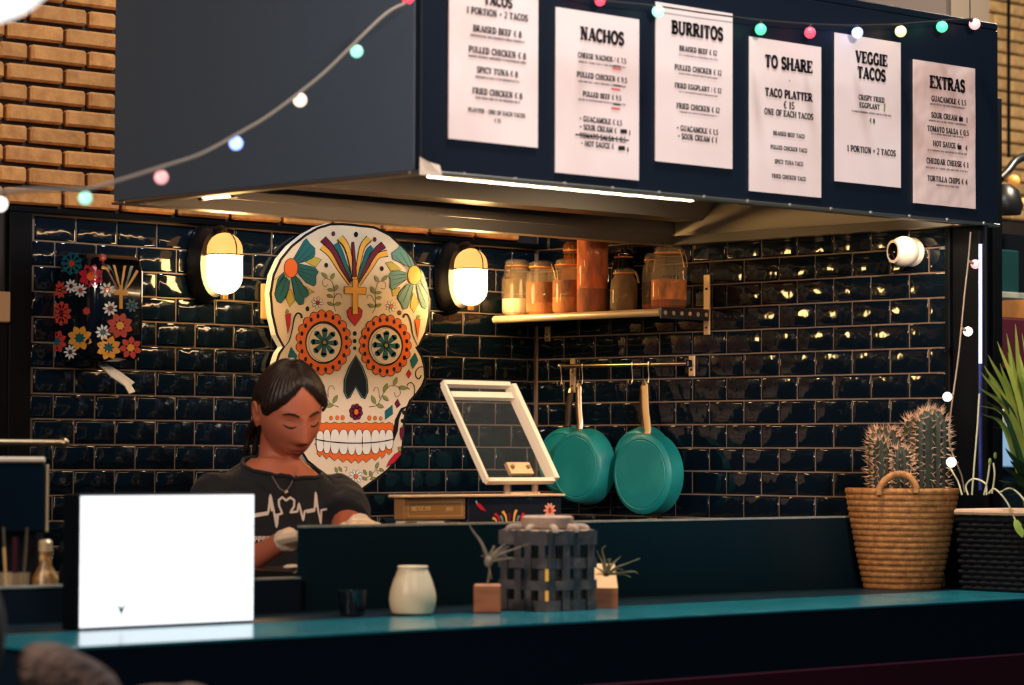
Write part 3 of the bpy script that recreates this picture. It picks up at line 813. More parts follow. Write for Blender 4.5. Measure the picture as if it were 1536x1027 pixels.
# chilis and swooshes
def chili(kk, body, stem, m):
    F.opoly(kk(stem), K_OLIVE, 3, .5); F.opoly(kk(body), m, 5, .6); F.done('chili')
chili(k1, [(222, 708), (258, 700), (252, 780), (238, 842), (230, 780)], [(222, 695), (232, 668), (246, 682), (240, 708)], K_RED)
chili(k1, [(1128, 745), (1166, 740), (1157, 800), (1148, 884), (1138, 800)], [(1138, 738), (1146, 712), (1166, 716), (1156, 745)], K_ORANGE)
chili(k2, [(940, 668), (946, 690), (900, 742), (848, 774), (870, 732), (905, 690)], [(925, 645), (945, 640), (947, 672), (930, 672)], K_RED)
chili(k2, [(940, 520), (966, 514), (962, 570), (946, 600), (938, 560)], [(948, 512), (958, 500), (962, 514)], K_MAROON)
F.stroke(k1([(336, 732), (330, 706), (304, 700), (284, 735), (270, 810), (248, 890), (215, 935)]), 3.4, 1.0, K_INK, 3); F.done('swoosh')
F.stroke(k1([(1046, 730), (1056, 708), (1080, 712), (1100, 760), (1115, 850), (1152, 934)]), 3.4, 1.0, K_INK, 3); F.done('swoosh')
F.opoly(k2([(992, 376), (945, 396), (908, 470), (892, 570), (900, 604), (925, 540), (932, 470), (948, 420)]), K_INK, 3, .3); F.done('swoosh')
for kk, pts, m in ((k7, [(265, 440), (330, 540), (295, 642), (234, 545)], K_TEAL), (k7, [(350, 648), (385, 700), (350, 762), (318, 700)], K_RED), (k8, [(750, 505), (780, 590), (725, 685), (697, 590)], K_TEAL), (k8, [(680, 690), (708, 735), (680, 786), (652, 740)], K_RED),
                   (k2, [(890, 374), (892, 430), (845, 466), (844, 414)], K_TEAL), (k2, [(925, 334), (941, 372), (920, 392), (907, 362)], K_MAROON)):
    F.opoly(kk(pts), m, 3, .7); F.done('diamond')
F.stroke(k7([(128, 690), (150, 630), (200, 608), (245, 640), (262, 710)]), 1.4, 1.4, K_INK, 3); F.done('curl')
F.stroke(k8([(864, 672), (810, 660), (762, 700), (758, 762), (792, 792), (818, 752)]), 1.2, 2.0, K_INK, 3); F.done('curl')
F.stroke(k8([(735, 1000), (745, 900), (720, 840), (680, 840), (660, 880), (690, 910)]), 1.6, 1.2, K_INK, 3); F.done('curl')
# leafy vines
def vine(kk, s, stems, leaves):
    for st in stems: F.stroke(kk(st), .9, .7, K_INK, 3)
    for (x, y, a, L, w) in leaves:
        c = kk([(x, y)])[0]; F.opoly(leafpts(c[0], c[1], L * s, w * s, a), K_OLIVE, 4, .55)
    F.done('leafy_vine')
s5, s6 = 130 / 890, 140 / 959
vine(k5, s5, [[(705, 935), (685, 860), (690, 760), (680, 660), (640, 610), (590, 602), (568, 645), (598, 682), (626, 660)], [(690, 800), (720, 758), (765, 768), (762, 802)]],
     [(590, 565, 40, 40, 15), (672, 578, -60, 38, 16), (706, 695, -65, 34, 15), (650, 716, 10, 32, 14), (645, 780, 20, 34, 14), (650, 860, 25, 38, 15), (726, 860, -12, 38, 16)])
vine(k6, s6, [[(262, 958), (295, 880), (290, 760), (310, 660), (350, 628), (396, 650), (388, 704), (348, 700)], [(285, 840), (250, 775), (214, 775), (204, 808)]],
     [(302, 602, 60, 38, 14), (388, 597, -40, 40, 15), (264, 716, 65, 36, 14), (322, 745, -5, 32, 14), (324, 800, -15, 32, 14), (250, 880, 22, 38, 15), (322, 876, -22, 34, 14)])
vine(k2, .2336, [[(740, 386), (795, 372), (825, 312), (876, 250), (928, 258), (942, 300), (916, 322), (902, 292)], [(810, 330), (800, 270), (780, 262), (770, 285)]],
     [(770, 340, 65, 32, 11), (812, 380, 20, 26, 12), (846, 262, -65, 32, 11), (846, 330, 40, 26, 11), (909, 222, -70, 30, 11), (956, 262, 10, 28, 11)])
vine(k2, .2336, [[(545, 386), (492, 362), (455, 300), (440, 250)], [(478, 325), (480, 265), (506, 250), (520, 276)]],
     [(440, 250, 65, 30, 11), (523, 336, -60, 32, 11), (486, 377, -10, 28, 12), (452, 300, 40, 22, 9)])
vine(k2, .2336, [[(525, 790), (560, 835), (610, 855)], [(590, 800), (600, 775), (580, 770)]], [(530, 790, 70, 20, 8), (556, 785, 60, 20, 8), (552, 830, 10, 20, 8), (592, 850, -30, 20, 9)])
vine(k2, .2336, [[(698, 850), (750, 825), (800, 770)], [(800, 815), (790, 790), (815, 800)]], [(712, 845, 30, 20, 9), (715, 805, 60, 20, 8), (752, 815, 70, 22, 9), (792, 760, -65, 22, 9), (765, 845, -20, 20, 8), (822, 790, 30, 18, 8)])
# small flowers
def blossom(c, r, ry, n, pm, cm, crx):
    for i in range(n):
        t = 2 * PI * i / n + .2
        F.opoly(leafpts(c[0] + math.cos(t) * r * .62, c[1] + math.sin(t) * ry * .62, r * .40, r * .17, math.degrees(t)), pm, 3, .55)
    F.ell(c[0], c[1], crx, crx * 1.1, cm, 5, n=12, o=.5)
    F.done('small_flower')
blossom(k1([(447, 625)])[0], 9.2, 9.5, 8, K_WHITE, K_RED, 2.6)
blossom(k1([(962, 650)])[0], 8.8, 9.2, 8, K_WHITE, K_ORANGE, 2.6)
blossom(k2([(655, 832)])[0], 11, 11, 9, K_WHITE, K_ORANGE, 2.8)
c = k2([(657, 418)])[0]
for i in range(8):
    t = 2 * PI * i / 8 + .2
    F.ell(c[0] + math.cos(t) * 6.6, c[1] + math.sin(t) * 8.2, 3.6, 4.2, K_MAROON, 3, n=12, o=.5)
F.ell(c[0], c[1], 3.2, 4.4, K_ORANGE, 6, n=12, o=1.2); F.done('small_flower')
# mouth: gums and teeth
gx = [(425, 26), (468, 25), (520, 31), (575, 31), (627, 26), (674, 26), (722, 32), (780, 29), (825, 23), (869, 26)]
up = [(392, 580)] + [(392, 500)]
for cx, hw in gx: up += [(cx - hw * .8, 494 if cx != 627 else 490), (cx, 486), (cx + hw * .8, 494)]
up += [(898, 510), (890, 580)]
F.opoly(k2(up), K_ORANGE, 3, .9).done('gum')
lo = [(392, 620), (418, 655)]
ys = [680, 695, 706, 716, 722, 722, 716, 704, 690, 668]
for (cx, hw), y in zip(gx, ys): lo += [(cx - hw * .7, y + 4), (cx, y + 24), (cx + hw * .7, y + 4)]
lo += [(884, 650), (892, 610)]
F.opoly(k2(lo), K_ORANGE, 3, .9).done('gum')
for (cx, hw), (yt, yb) in zip(gx, [(540, 672), (530, 682), (528, 686), (530, 690), (532, 692), (530, 694), (532, 690), (532, 684), (532, 668), (532, 656)]):
    c = k2([(cx, (yt + yb) / 2)])[0]; h = (yb - yt) / 2 * .2336
    w = hw * .2336 * .92
    pts = []
    for i in range(24):
        t = 2 * PI * i / 24; e = .75
        pts.append((c[0] + w * math.copysign(abs(math.cos(t)) ** e, math.cos(t)), c[1] + h * math.copysign(abs(math.sin(t)) ** e, math.sin(t))))
    F.opoly(pts, K_WHITE, 6, .9).done('tooth')
F.stroke(k2([(392, 592), (440, 602), (540, 614), (650, 618), (760, 614), (840, 604), (894, 592)]), 1.6, 1.6, K_INK, 9).done('bite_line')
# ------------------------------------------------------------------ flowery paper towel dispenser
M_disp = mat('dispenser_black_gloss', (10, 16, 24), 0.12, coat=.4)
DX0, DX1, DY, DZ0, DZ1 = -1.712, -1.556, -0.175, 1.652, 1.925
disp = thing('towel_dispenser', 'glossy black towel dispenser covered in painted flowers', 'towel dispenser', ((DX0 + DX1) / 2, -0.01, DZ0))
def rounded(x0, x1, y0, y1, r, n=6):
    pts = []
    for cx, cy, a in ((x1 - .016, y0 + .016, -90), (x1 - .012, y1 - .012, 0), (x0 + .012, y1 - .012, 90), (x0 + r, y0 + r, 180)):
        rr = (.016 if cx > (x0 + x1) / 2 else r) if cy < (y0 + y1) / 2 else .012
        for i in range(n + 1):
            t = math.radians(a + 90 * i / n); pts.append((cx + rr * math.cos(t), cy + rr * math.sin(t)))
    return pts
db = MB(M_disp)
secs = [(DZ0, .80), (DZ0 + .012, .93), (DZ0 + .03, 1.0), (DZ1 - .045, 1.0), (DZ1 - .018, .95), (DZ1 - .004, .84), (DZ1, .70)]
vs = []; base = rounded(DX0, DX1, DY, -0.013, .038); nb = len(base)
cxm, cym = (DX0 + DX1) / 2, -0.013
for z, s in secs: vs += [(cxm + (x - cxm) * (.5 + .5 * s), cym + (y - cym) * s, z) for x, y in base]
fs = []
for i in range(len(secs) - 1):
    for j in range(nb): fs.append((i * nb + j, i * nb + (j + 1) % nb, (i + 1) * nb + (j + 1) % nb, (i + 1) * nb + j))
fs += [tuple(range(nb))[::-1], tuple(range((len(secs) - 1) * nb, len(secs) * nb))]
db.add(vs, fs).build('body', disp)
def on_disp(u, v, L=1):
    """printed on the front or on the left side of the case"""
    p = at(u, v, y=DY)
    if p.x >= DX0 + .036: return (min(p.x, DX1 - .010), DY - .0004 * L, min(p.z, DZ1 - .03))
    q = at(u, v, x=DX0)
    if q.y >= DY + .036: return (DX0 - .0004 * L, q.y, q.z)
    d = (at(u, v, y=DY) - CAM).normalized(); c0 = Vector((DX0 + .038, DY + .038, 0)); o = Vector((CAM.x - c0.x, CAM.y - c0.y))
    dd = Vector((d.x, d.y)); a = dd.dot(dd); b = 2 * o.dot(dd); r = .038 + .0004 * L; cc = o.dot(o) - r * r
    disc = b * b - 4 * a * cc
    if disc < 0: return (p.x, DY - .0004 * L, p.z)
    t = (-b - math.sqrt(disc)) / (2 * a)
    h = CAM + d * t
    return tuple(h)
G = Flat(on_disp, disp); kd = KK(60, 360, 170 / 727); sd = 170 / 727
D_RED = mat('print_crimson', (190, 40, 60), .2, coat=.4); D_ORG = mat('print_orange', (226, 104, 44), .2, coat=.4); D_YEL = mat('print_amber', (222, 156, 60), .2, coat=.4)
D_WHT = mat('print_white', (225, 225, 222), .2, coat=.4); D_TEA = mat('print_teal', (22, 92, 104), .2, coat=.4); D_BRK = mat('print_brick', (186, 66, 52), .2, coat=.4); D_MAR = mat('print_wine', (96, 24, 44), .2, coat=.4)
def bloom(x, y, R, n, pm, cm, cr, wid=.26, asp=1.0):
    c = kd([(x, y)])[0]
    for i in range(n):
        t = 2 * PI * i / n + .35
        G.poly(leafpts(c[0] + math.cos(t) * R * sd * .62 * asp, c[1] + math.sin(t) * R * sd * .62, R * sd * .36, R * sd * wid, math.degrees(t)), pm, 1)
    G.ell(c[0], c[1], cr * sd * asp, cr * sd, cm, 3, n=12); G.done('printed_flower')
bloom(205, 150, 78, 9, D_TEA, D_BRK, 22, .30, .9)
bloom(327, 232, 84, 8, D_RED, D_ORG, 28)
bloom(130, 318, 62, 9, D_BRK, D_YEL, 6, .16, .7); bloom(200, 295, 48, 9, D_WHT, D_MAR, 14, .16, .85); bloom(260, 322, 48, 9, D_WHT, D_RED, 14, .16, .85)
bloom(430, 318, 52, 8, D_WHT, D_RED, 17, .17); bloom(450, 438, 50, 9, D_WHT, D_MAR, 16, .17); bloom(404, 590, 52, 9, D_WHT, D_TEA, 18, .17)
bloom(138, 470, 84, 10, D_BRK, D_MAR, 16, .22, .75); bloom(512, 548, 88, 8, D_BRK, D_YEL, 26, .26); bloom(256, 628, 84, 8, D_YEL, D_TEA, 28, .26)
bloom(110, 650, 78, 8, D_BRK, D_TEA, 24, .24, .75); bloom(195, 718, 50, 9, D_WHT, D_MAR, 14, .15, .85); bloom(440, 690, 82, 8, D_YEL, D_TEA, 24, .26); bloom(580, 690, 76, 7, D_BRK, D_YEL, 24, .26)
bloom(298, 455, 26, 6, D_BRK, D_BRK, 18, .4); bloom(590, 420, 46, 8, D_TEA, D_TEA, 12, .2); bloom(402, 112, 28, 6, D_RED, D_RED, 10, .35)
for pts, m in (([(520, 330), (480, 250), (440, 190), (395, 172)], D_YEL), ([(508, 290), (490, 220), (470, 150), (440, 128)], D_YEL), ([(524, 290), (535, 220), (548, 130)], D_YEL), ([(535, 330), (580, 270), (625, 195)], D_YEL), ([(505, 310), (470, 230), (430, 150)], D_TEA), ([(545, 310), (570, 230), (590, 160)], D_TEA), ([(490, 300), (450, 220), (400, 140)], D_MAR)):
    G.stroke([kd([p])[0] for p in pts], 2.4, 4.6, m, 1); G.done('printed_feather')
G.poly(kd([(504, 290), (528, 290), (528, 324), (562, 324), (562, 354), (528, 354), (528, 440), (506, 440), (506, 352), (474, 350), (474, 322), (504, 322)]), D_YEL, 4).done('printed_cross')
M_towel = mat('paper_towel', (238, 226, 206), .8)
tw = MB(M_towel)
a, b_, c_, d_ = at(148, 547, y=-.09), at(160, 545, y=-.09), at(202, 573, y=-.12), at(187, 578, y=-.12)
e_, g_ = at(194, 590, y=-.13), at(203, 587, y=-.125)
top = [a, b_, at(180, 557, y=-.105), c_, at(197, 577, y=-.12), g_, e_, d_, at(168, 565, y=-.10)]
n_ = len(top); bot = [p + Vector((0.002, .004, -.002)) for p in top]
tw.add(top + bot, [tuple(range(n_)), tuple(range(2 * n_ - 1, n_ - 1, -1))] + [(i, (i + 1) % n_, (i + 1) % n_ + n_, i + n_) for i in range(n_)])
tw.build('paper_towel', disp, smooth=False)

# ------------------------------------------------------------------ bulkhead wall lamps
M_lampblk = mat('lamp_black', (16, 16, 18), 0.35)
M_lampon = glow('lamp_glass_lit', (255, 204, 132), 52.0)
M_lamptop = glow('lamp_glass_cap', (235, 165, 90), 1.6)
M_wire = mat('cage_wire', (70, 50, 32), .4, metal=.8)
def wall_lamp(label):
    t = thing('wall_lamp', label, 'lamp', (0, 0, 0), 'caged bulkhead lamps on the back wall')
    # back plate, oval, against the tiles (wall face y = -0.004)
    def oval(rx, rz, y, n=28): return [(rx * math.cos(2 * PI * i / n), y, max(-rz, min(rz, (rz) * math.sin(2 * PI * i / n)))) for i in range(n)]
    m = MB(M_lampblk); R = [oval(.058, .104, -.006), oval(.060, .106, -.020), oval(.054, .098, -.034), oval(.050, .088, -.060)]
    vs = [p for r in R for p in r]; n = 28; fs = []
    for i in range(3):
        for j in range(n): fs.append((i * n + j, (i + 1) * n + j, (i + 1) * n + (j + 1) % n, i * n + (j + 1) % n))
    fs += [tuple(range(n)), tuple(range(3 * n, 4 * n))[::-1]]
    m.add(vs, fs).build('base_plate', t)
    # glass: upright capsule
    prof = []
    for i in range(9): a = -90 + 90 * i / 8; prof.append((.048 * math.cos(math.radians(a)) + 1e-5, -.034 + .048 * math.sin(math.radians(a))))
    prof.append((.048, .020))
    MB(M_lampon).lathe(prof, (0, -.10, 0), 24).build('lit_glass', t)
    cap = [(.048, .0205)] + [(.048 * math.cos(math.radians(a)) + 1e-5, .034 + .048 * math.sin(math.radians(a))) for a in range(0, 91, 15)]
    MB(M_lamptop).lathe(cap, (0, -.10, 0), 24).build('glass_cap', t)
    cg = MB(M_wire)
    loop = [(0, -.10 - .051 * math.cos(math.radians(a)), .034 + .051 * math.sin(math.radians(a))) for a in range(0, 181, 15)]
    cg.tube([(0, -.151, -.034)] + loop + [(0, -.049, -.034)], .0016, 6)
    cg.build('cage_hoop', t)
    cg = MB(M_wire)
    cg.tube([(.051 * math.cos(2 * PI * i / 24), -.10 + .051 * math.sin(2 * PI * i / 24), .022) for i in range(25)], .0016, 6)
    cg.build('cage_ring', t)
    MB(mat('brass_nut', (190, 140, 70), .35, metal=1)).lathe([(.010, -.095), (.010, -.083)], (0, -.10, 0), 10).build('lock_nut', t)
    MB(M_lampblk).tube([(0, -.06, .09), (0, -.085, .093), (0, -.098, .085)], .010, 8).build('hinge', t)
    return t
l1 = wall_lamp('caged bulkhead lamp to the left of the skull sign'); l1.location = (-1.243, 0, 1.922)
l2 = copy_tree(l1); l2['label'] = 'caged bulkhead lamp between the skull sign and the jar shelf'; l2.location = (-0.357, 0, 1.926)
# wooden block beside the skull's left edge
p = at(397, 452, y=-.01)
wc = tag(MB(mat('pale_wood', (206, 160, 96), .6, bump=(40, .2, .002))).box((p.x, -.010, p.z), (.026, .010, .098), bev=.003).build('wooden_batten', smooth=False), 'short pale wooden batten at the left edge of the skull sign', 'batten')

# ------------------------------------------------------------------ dome camera on the right wall
M_plast = mat('white_plastic', (228, 220, 212), .35)
sc = thing('security_camera', 'white dome security camera high on the tiled wall', 'camera', (-0.006, -1.428, 1.951))
MB(M_plast).lathe([(.036, 0), (.038, .006), (.034, .014), (.022, .016)], (-.006, -1.428, 1.951), 24, axis=(-1, 0, 0)).build('mount', sc)
cdir = Vector((-.93, .30, -.03)).normalized()
cc = Vector((-.048, -1.428, 1.951))
prof = [(1e-5, -.040)] + [(.040 * math.sin(math.radians(a)), -.040 * math.cos(math.radians(a))) for a in range(15, 145, 13)]
MB(M_plast).lathe(prof, cc, 24, axis=cdir).build('ball_housing', sc)
rz = -.040 * math.cos(math.radians(140))
lens = MB(mat('camera_lens_black', (6, 6, 8), .08)).lathe([(.026, rz - .004), (.027, rz + .001), (.021, rz + .004), (1e-5, rz + .007)], cc, 20, axis=cdir).build('lens_window', sc)
MB(M_plast).lathe([(.0265, rz - .004), (.031, rz - .004), (.030, rz + .003), (.0272, rz + .003)], cc, 20, axis=cdir).build('lens_ring', sc)

# ------------------------------------------------------------------ shelf on the right wall
M_shelf = mat('cream_metal_shelf', (226, 202, 168), .35, metal=.3)
M_brk = mat('bracket_beige', (206, 178, 140), .4, metal=.5)
SZ = 1.822
shf = thing('wall_shelf', 'narrow metal wall shelf carrying a row of storage jars', 'shelf', (-.1, -.37, 1.80))
sh = MB(M_shelf); sh.span((-.196, -.700, SZ - .006), (-.008, -.030, SZ))
sh.tube([(-.198, -.700, SZ - .011), (-.198, -.030, SZ - .011)], .011, 12)
sh.build('shelf_board', shf)
M_perf = mat('perforated_steel', (96, 98, 108), .35, metal=.9)
pb = MB(M_perf).span((-.206, -.708, SZ - .028), (-.012, -.702, SZ + .003), bev=.001).build('end_bracket', shf, smooth=False)
for k in range(6):
    MB(M_shelf).lathe([(.006, 0), (.006, .002), (1e-5, .0025)], (-.19 + k * .033, -.708, SZ - .012), 12, axis=(0, -1, 0)).build('bracket_hole', pb)
def strip(y, z0, z1, par):
    s = MB(M_brk).span((-.012, y - .011, z0), (-.0055, y + .011, z1), bev=.001).build('wall_strip', par, smooth=False)
    for z in (z0 + .02, z1 - .04):
        MB(M_black).ball((-.0125, y, z), .003, n=8).build('screw', s)
strip(-.697, 1.755, 1.923, shf); strip(-.058, 1.753, 1.80, shf)
MB(M_perf).span((-.19, -.069, SZ - .026), (-.012, -.064, SZ - .007)).build('end_bracket', shf, smooth=False)

# ------------------------------------------------------------------ jars
M_glass = mat('jar_glass', (255, 226, 180), .04, alpha=.13, spec=.9, coat=.6)
M_glass2 = mat('amber_glass', (150, 80, 30), .05, alpha=.55, spec=.9)
M_blackglass = mat('black_glass', (8, 8, 10), .05, spec=.9, coat=.5)
M_clip = mat('clip_wire', (200, 170, 130), .3, metal=1)
M_rubber = mat('orange_rubber_ring', (226, 150, 80), .5)
def filling(nm, rgb, rough=.9): return mat('filling_' + nm, rgb, rough, bump=(140, .8, .004), vary=(34, tuple(int(c * .62) for c in rgb), .38, .66), stretch=(1, 1, .45))
F_WHITE, F_COCOA, F_CUMIN, F_CHILI, F_OREG, F_ORANGE, F_PAPRIKA, F_COFFEE = (filling('flour', (240, 222, 190)), filling('cocoa', (150, 74, 28)), filling('cumin', (206, 120, 50)), filling('chili', (226, 92, 28)), filling('oregano', (112, 78, 36)), filling('orange_spice', (236, 132, 52)), filling('paprika', (170, 56, 22)), filling('coffee', (50, 26, 16)))
def jar(label, x, y, R, H, fills, shape='clip', glass=None, wire=True, face=-1):
    t = thing('storage_jar', label, 'jar', (x, y, SZ), 'storage jars on the wall shelf')
    g = glass or M_glass
    b = SZ + .001
    if shape == 'clip':
        prof = [(R * .80, 0), (R * .96, .006), (R, .016), (R, H * .62), (R * .90, H * .74), (R * .70, H * .84), (R * .68, H * .88)]
        MB(g).lathe([(r, b + h) for r, h in prof], (x, y, 0), 28).build('glass_body', t)
        MB(g).lathe([(R * .76, b + H * .895), (R * .78, b + H * .91), (R * .76, b + H * .96), (R * .55, b + H), (1e-5, b + H)], (x, y, 0), 24).build('glass_lid', t)
        MB(M_rubber).lathe([(R * .69, b + H * .872), (R * .80, b + H * .874), (R * .80, b + H * .893), (R * .69, b + H * .895)], (x, y, 0), 24).build('seal', t)
        if wire:
            w = MB(M_clip)
            a = Vector((math.cos(face), math.sin(face), 0))
            o = Vector((x, y, 0)); pz = Vector((0, 0, 1)); s = Vector((-a.y, a.x, 0))
            for q in (-1, 1):
                w.tube([o + a * R * .80 + s * q * .011 + pz * (b + H * .93), o + a * R * .98 + s * q * .011 + pz * (b + H * .80), o + a * R * 1.06 + s * q * .009 + pz * (b + H * .66)], .0014, 6)
            w.tube([o + a * R * 1.06 + s * -.009 + pz * (b + H * .66), o + a * R * 1.06 + s * .009 + pz * (b + H * .66)], .0014, 6)
            w.tube([o + Vector((math.cos(i * PI / 10) * R * .79, math.sin(i * PI / 10) * R * .79, b + H * .85)) for i in range(21)], .0013, 6)
            w.build('wire_clip', t)
        inner = [(R * .76, .003), (R * .93, .010), (R * .955, .018), (R * .955, H * .62), (R * .86, H * .735), (R * .66, H * .84)]
    else:
        prof = [(R * .92, 0), (R, .006), (R, H * .96), (R * .98, H)]
        MB(g).lathe([(r, b + h) for r, h in prof], (x, y, 0), 28).build('glass_body', t)
        inner = [(R * .90, .003), (R * .955, .008), (R * .955, H * .97)]
    def rad(h):
        for (r0, h0), (r1, h1) in zip(inner, inner[1:]):
            if h0 <= h <= h1: return r0 + (r1 - r0) * (h - h0) / (h1 - h0)
        return inner[-1][0]
    z0 = .003
    for m, fr in fills:
        z1 = fr * H
        hs = [z0] + [h for r, h in inner if z0 < h < z1] + [z1]
        MB(m).lathe([(rad(h), b + h) for h in hs] , (x, y, 0), 24).build('contents', t)
        z0 = z1 + .0006
    return t
jar('clip jar with a little white flour, at the left end of the shelf', -.135, -.058, .045, .166, [(F_WHITE, .30)], face=3.3)
jar('clip jar of brown cocoa, second from the left end of the shelf', -.125, -.150, .046, .158, [(F_CUMIN, .22), (F_COCOA, .60)], face=-1.2)
jar('clip jar of ground cumin, next to the tall cylinder jar', -.120, -.254, .045, .160, [(F_CUMIN, .30), (F_COCOA, .60)], face=-1.0)
jar('amber jar standing at the back of the shelf behind the cocoa jar', -.046, -.200, .036, .215, [(F_PAPRIKA, .80)], glass=M_glass2, face=-2)
jar('tall straight cylinder jar of orange chili flakes', -.115, -.350, .046, .228, [(F_PAPRIKA, .30), (F_CHILI, .92)], shape='cyl')
jar('short squat clip jar of olive brown herbs', -.100, -.462, .040, .124, [(F_OREG, .84)], face=-1.0)
jar('glossy black bottle jar at the back of the shelf', -.044, -.404, .034, .182, [(F_COFFEE, .6)], glass=M_blackglass, wire=False)
jar('clip jar of dark spice half hidden behind the big orange jar', -.052, -.535, .037, .165, [(F_PAPRIKA, .12), (F_COFFEE, .50)], face=3.6)
bj = jar('big clip jar of orange spice at the right end of the shelf', -.112, -.648, .051, .178, [(F_PAPRIKA, .15), (F_ORANGE, .46)], face=-1.35)
mk = MB(M_ink); rr = random.Random(3)
for i in range(9):
    th = math.radians(205 + i * 11); h = SZ + .092 + rr.uniform(-.004, .004)
    o = Vector((-.112, -.648, 0)); a = Vector((math.cos(th), math.sin(th), 0))
    mk.tube([o + a * .0512 + Vector((0, 0, h)), o + Vector((math.cos(th + .09), math.sin(th + .09), 0)) * .0512 + Vector((0, 0, h + rr.uniform(-.008, .008)))], .0012, 5)
mk.build('marker_scrawl', bj, smooth=False)

# ------------------------------------------------------------------ pan rail and pans
M_rail = mat('rail_steel', (196, 172, 140), .28, metal=1)
rail = thing('pan_rail', 'steel hanging rail fixed to the tiled wall above the pans', 'rail', (-.06, -.42, 1.674))
MB(M_rail).tube([(-.06, -.165, 1.676), (-.06, -.672, 1.674)], .0055, 12).build('bar', rail)
MB(M_rail).ball((-.06, -.163, 1.676), .009, n=12).build('end_knob', rail); MB(M_lampblk).box((-.06, -.676, 1.674), (.02, .012, .02), bev=.003).build('end_knob', rail, smooth=False)
strip(-.165, 1.600, 1.700, rail); strip(-.640, 1.640, 1.698, rail)
for y in (-.165, -.640): MB(M_rail).tube([(-.012, y, 1.675), (-.06, y, 1.675)], .004, 8).build('arm', rail)
for y in (-.175, -.262, -.463, -.527):
    MB(M_rail).tube(smooth_path([(-.048, y, 1.666), (-.052, y, 1.682), (-.066, y, 1.683), (-.069, y, 1.668), (-.066, y, 1.640), (-.070, y, 1.622), (-.082, y, 1.620), (-.084, y, 1.632)], 4), .0016, 6).build('hook', rail)
M_pan = mat('turquoise_enamel', (14, 122, 126), .42, vary=(9, (44, 150, 146), .5, .85), bump=(50, .12, .002))
M_panin = mat('pan_inside', (30, 34, 36), .3)
def pan(label, x0, cy, cz, rb, rr_, dep, handle, top, hm, lean=0.0):
    """rim towards the wall at x0, base disc towards the room"""
    t = thing('frying_pan', label, 'pan', (x0, cy, cz), 'turquoise pans on the hanging rail')
    c = (x0, cy, cz)
    MB(M_pan).lathe([(rr_ - .004, 0.0), (rr_, .001), (rr_ * .985, dep * .25), (rb * 1.06, dep * .85), (rb * 1.0, dep * .97), (rb * .93, dep), (rb * .90, dep - .0018), (rb * .88, dep), (1e-5, dep)], c, 48, axis=(-1, 0, 0)).build('pan_body', t)
    MB(M_panin).lathe([(rr_ - .0045, 0.0005), (rb * .98, dep - .006), (1e-5, dep - .006)], c, 40, axis=(-1, 0, 0)).build('inside', t)
    hy, hz = top
    P0 = Vector((x0 - dep * .35, cy + handle, cz + rr_ * .93)); P1 = Vector((x0 - .012 - lean * .3, (cy + handle + hy) / 2, (P0.z + hz) / 2)); P2 = Vector((x0 - .004 - lean, hy, hz))
    pts = smooth_path([P0, P0 + Vector((.004, 0, .02)), P1, P2], 5)
    k = len(pts)
    h = MB(hm).tube(pts, [.011 + .001 * math.sin(i / k * 3) for i in range(k)], 10, flat=.55)
    h.build('handle', t)
    MB(M_rail).tube([P2 + Vector((0, .0, .0)), P2 + Vector((0, 0, .012))], [.010, .006], 8).build('hang_eye', t)
    MB(M_rail).box((P0.x, P0.y, P0.z - .004), (.02, .030, .02), bev=.004).build('handle_bracket', t, smooth=False)
    return t
M_hsteel = mat('handle_steel', (190, 168, 145), .3, metal=1); M_hbrass = mat('handle_tan', (206, 166, 104), .4); M_hdark = mat('handle_dark', (54, 38, 32), .4)
pan('turquoise pan with bare steel handle, at the back of the left pair', -.022, -.172, 1.400, .088, .104, .050, 0.0, (-.172, 1.600), M_hdark)
pan('turquoise pan with silver handle, in front of the left pair', -.078, -.300, 1.385, .096, .110, .056, .02, (-.262, 1.614), M_hsteel, lean=.0)
pan('turquoise pan with dark handle, at the back of the right pair', -.022, -.478, 1.398, .088, .104, .050, 0.0, (-.466, 1.606), M_hdark)
pan('turquoise pan with tan handle, in front of the right pair', -.078, -.560, 1.366, .106, .115, .056, .01, (-.527, 1.616), M_hbrass, lean=.0)

# ------------------------------------------------------------------ tilted glass flap on the prep counter
M_flap = mat('flap_white_metal', (238, 222, 196), .35)
M_pane = mat('flap_glass', (180, 190, 190), .03, alpha=.05, spec=.8)
M_clearplastic = mat('clear_support', (190, 150, 120), .2, alpha=.45)
fl0 = Vector((-1.16, -1.16, 1.16))
flap = thing('glass_flap', 'tilted glass flap in a white metal frame above the prep counter', 'glass flap', fl0)
TL, TR, BR, BL = Vector((-1.272, -1.0, 1.586)), Vector((-1.052, -1.0, 1.586)), Vector((-1.048, -1.15, 1.356)), Vector((-1.268, -1.15, 1.356))
nrm = (TR - TL).cross(BL - TL).normalized()
if nrm.y > 0: nrm = -nrm
def bar(a, b, w, d, nm, m=M_flap):
    a, b = Vector(a), Vector(b); t = (b - a).normalized(); s = t.cross(nrm).normalized()
    vs = [p + s * (i * w / 2) + nrm * (j * d / 2) for p in (a, b) for i, j in ((-1, -1), (1, -1), (1, 1), (-1, 1))]
    MB(m).add(vs, [(0, 1, 2, 3), (7, 6, 5, 4), (0, 4, 5, 1), (1, 5, 6, 2), (2, 6, 7, 3), (3, 7, 4, 0)]).build(nm, flap, smooth=False)
dn = (BL - TL).normalized()
bar(TL - dn * .004, TR - dn * .004, .012, .016, 'frame_rail'); bar(BL, BR, .010, .016, 'frame_rail')
bar(TL, BL, .008, .016, 'frame_rail'); bar(TR + Vector((.004, 0, 0)), BR + Vector((.004, 0, 0)), .014, .03, 'frame_rail')
bar(TL + dn * .030 + Vector((.008, 0, 0)), TR + dn * .030 + Vector((-.010, 0, 0)), .016, .014, 'handle_bar')
MB(M_pane).add([TL, TR, BR, BL], [(0, 1, 2, 3)]).build('pane', flap, smooth=False)
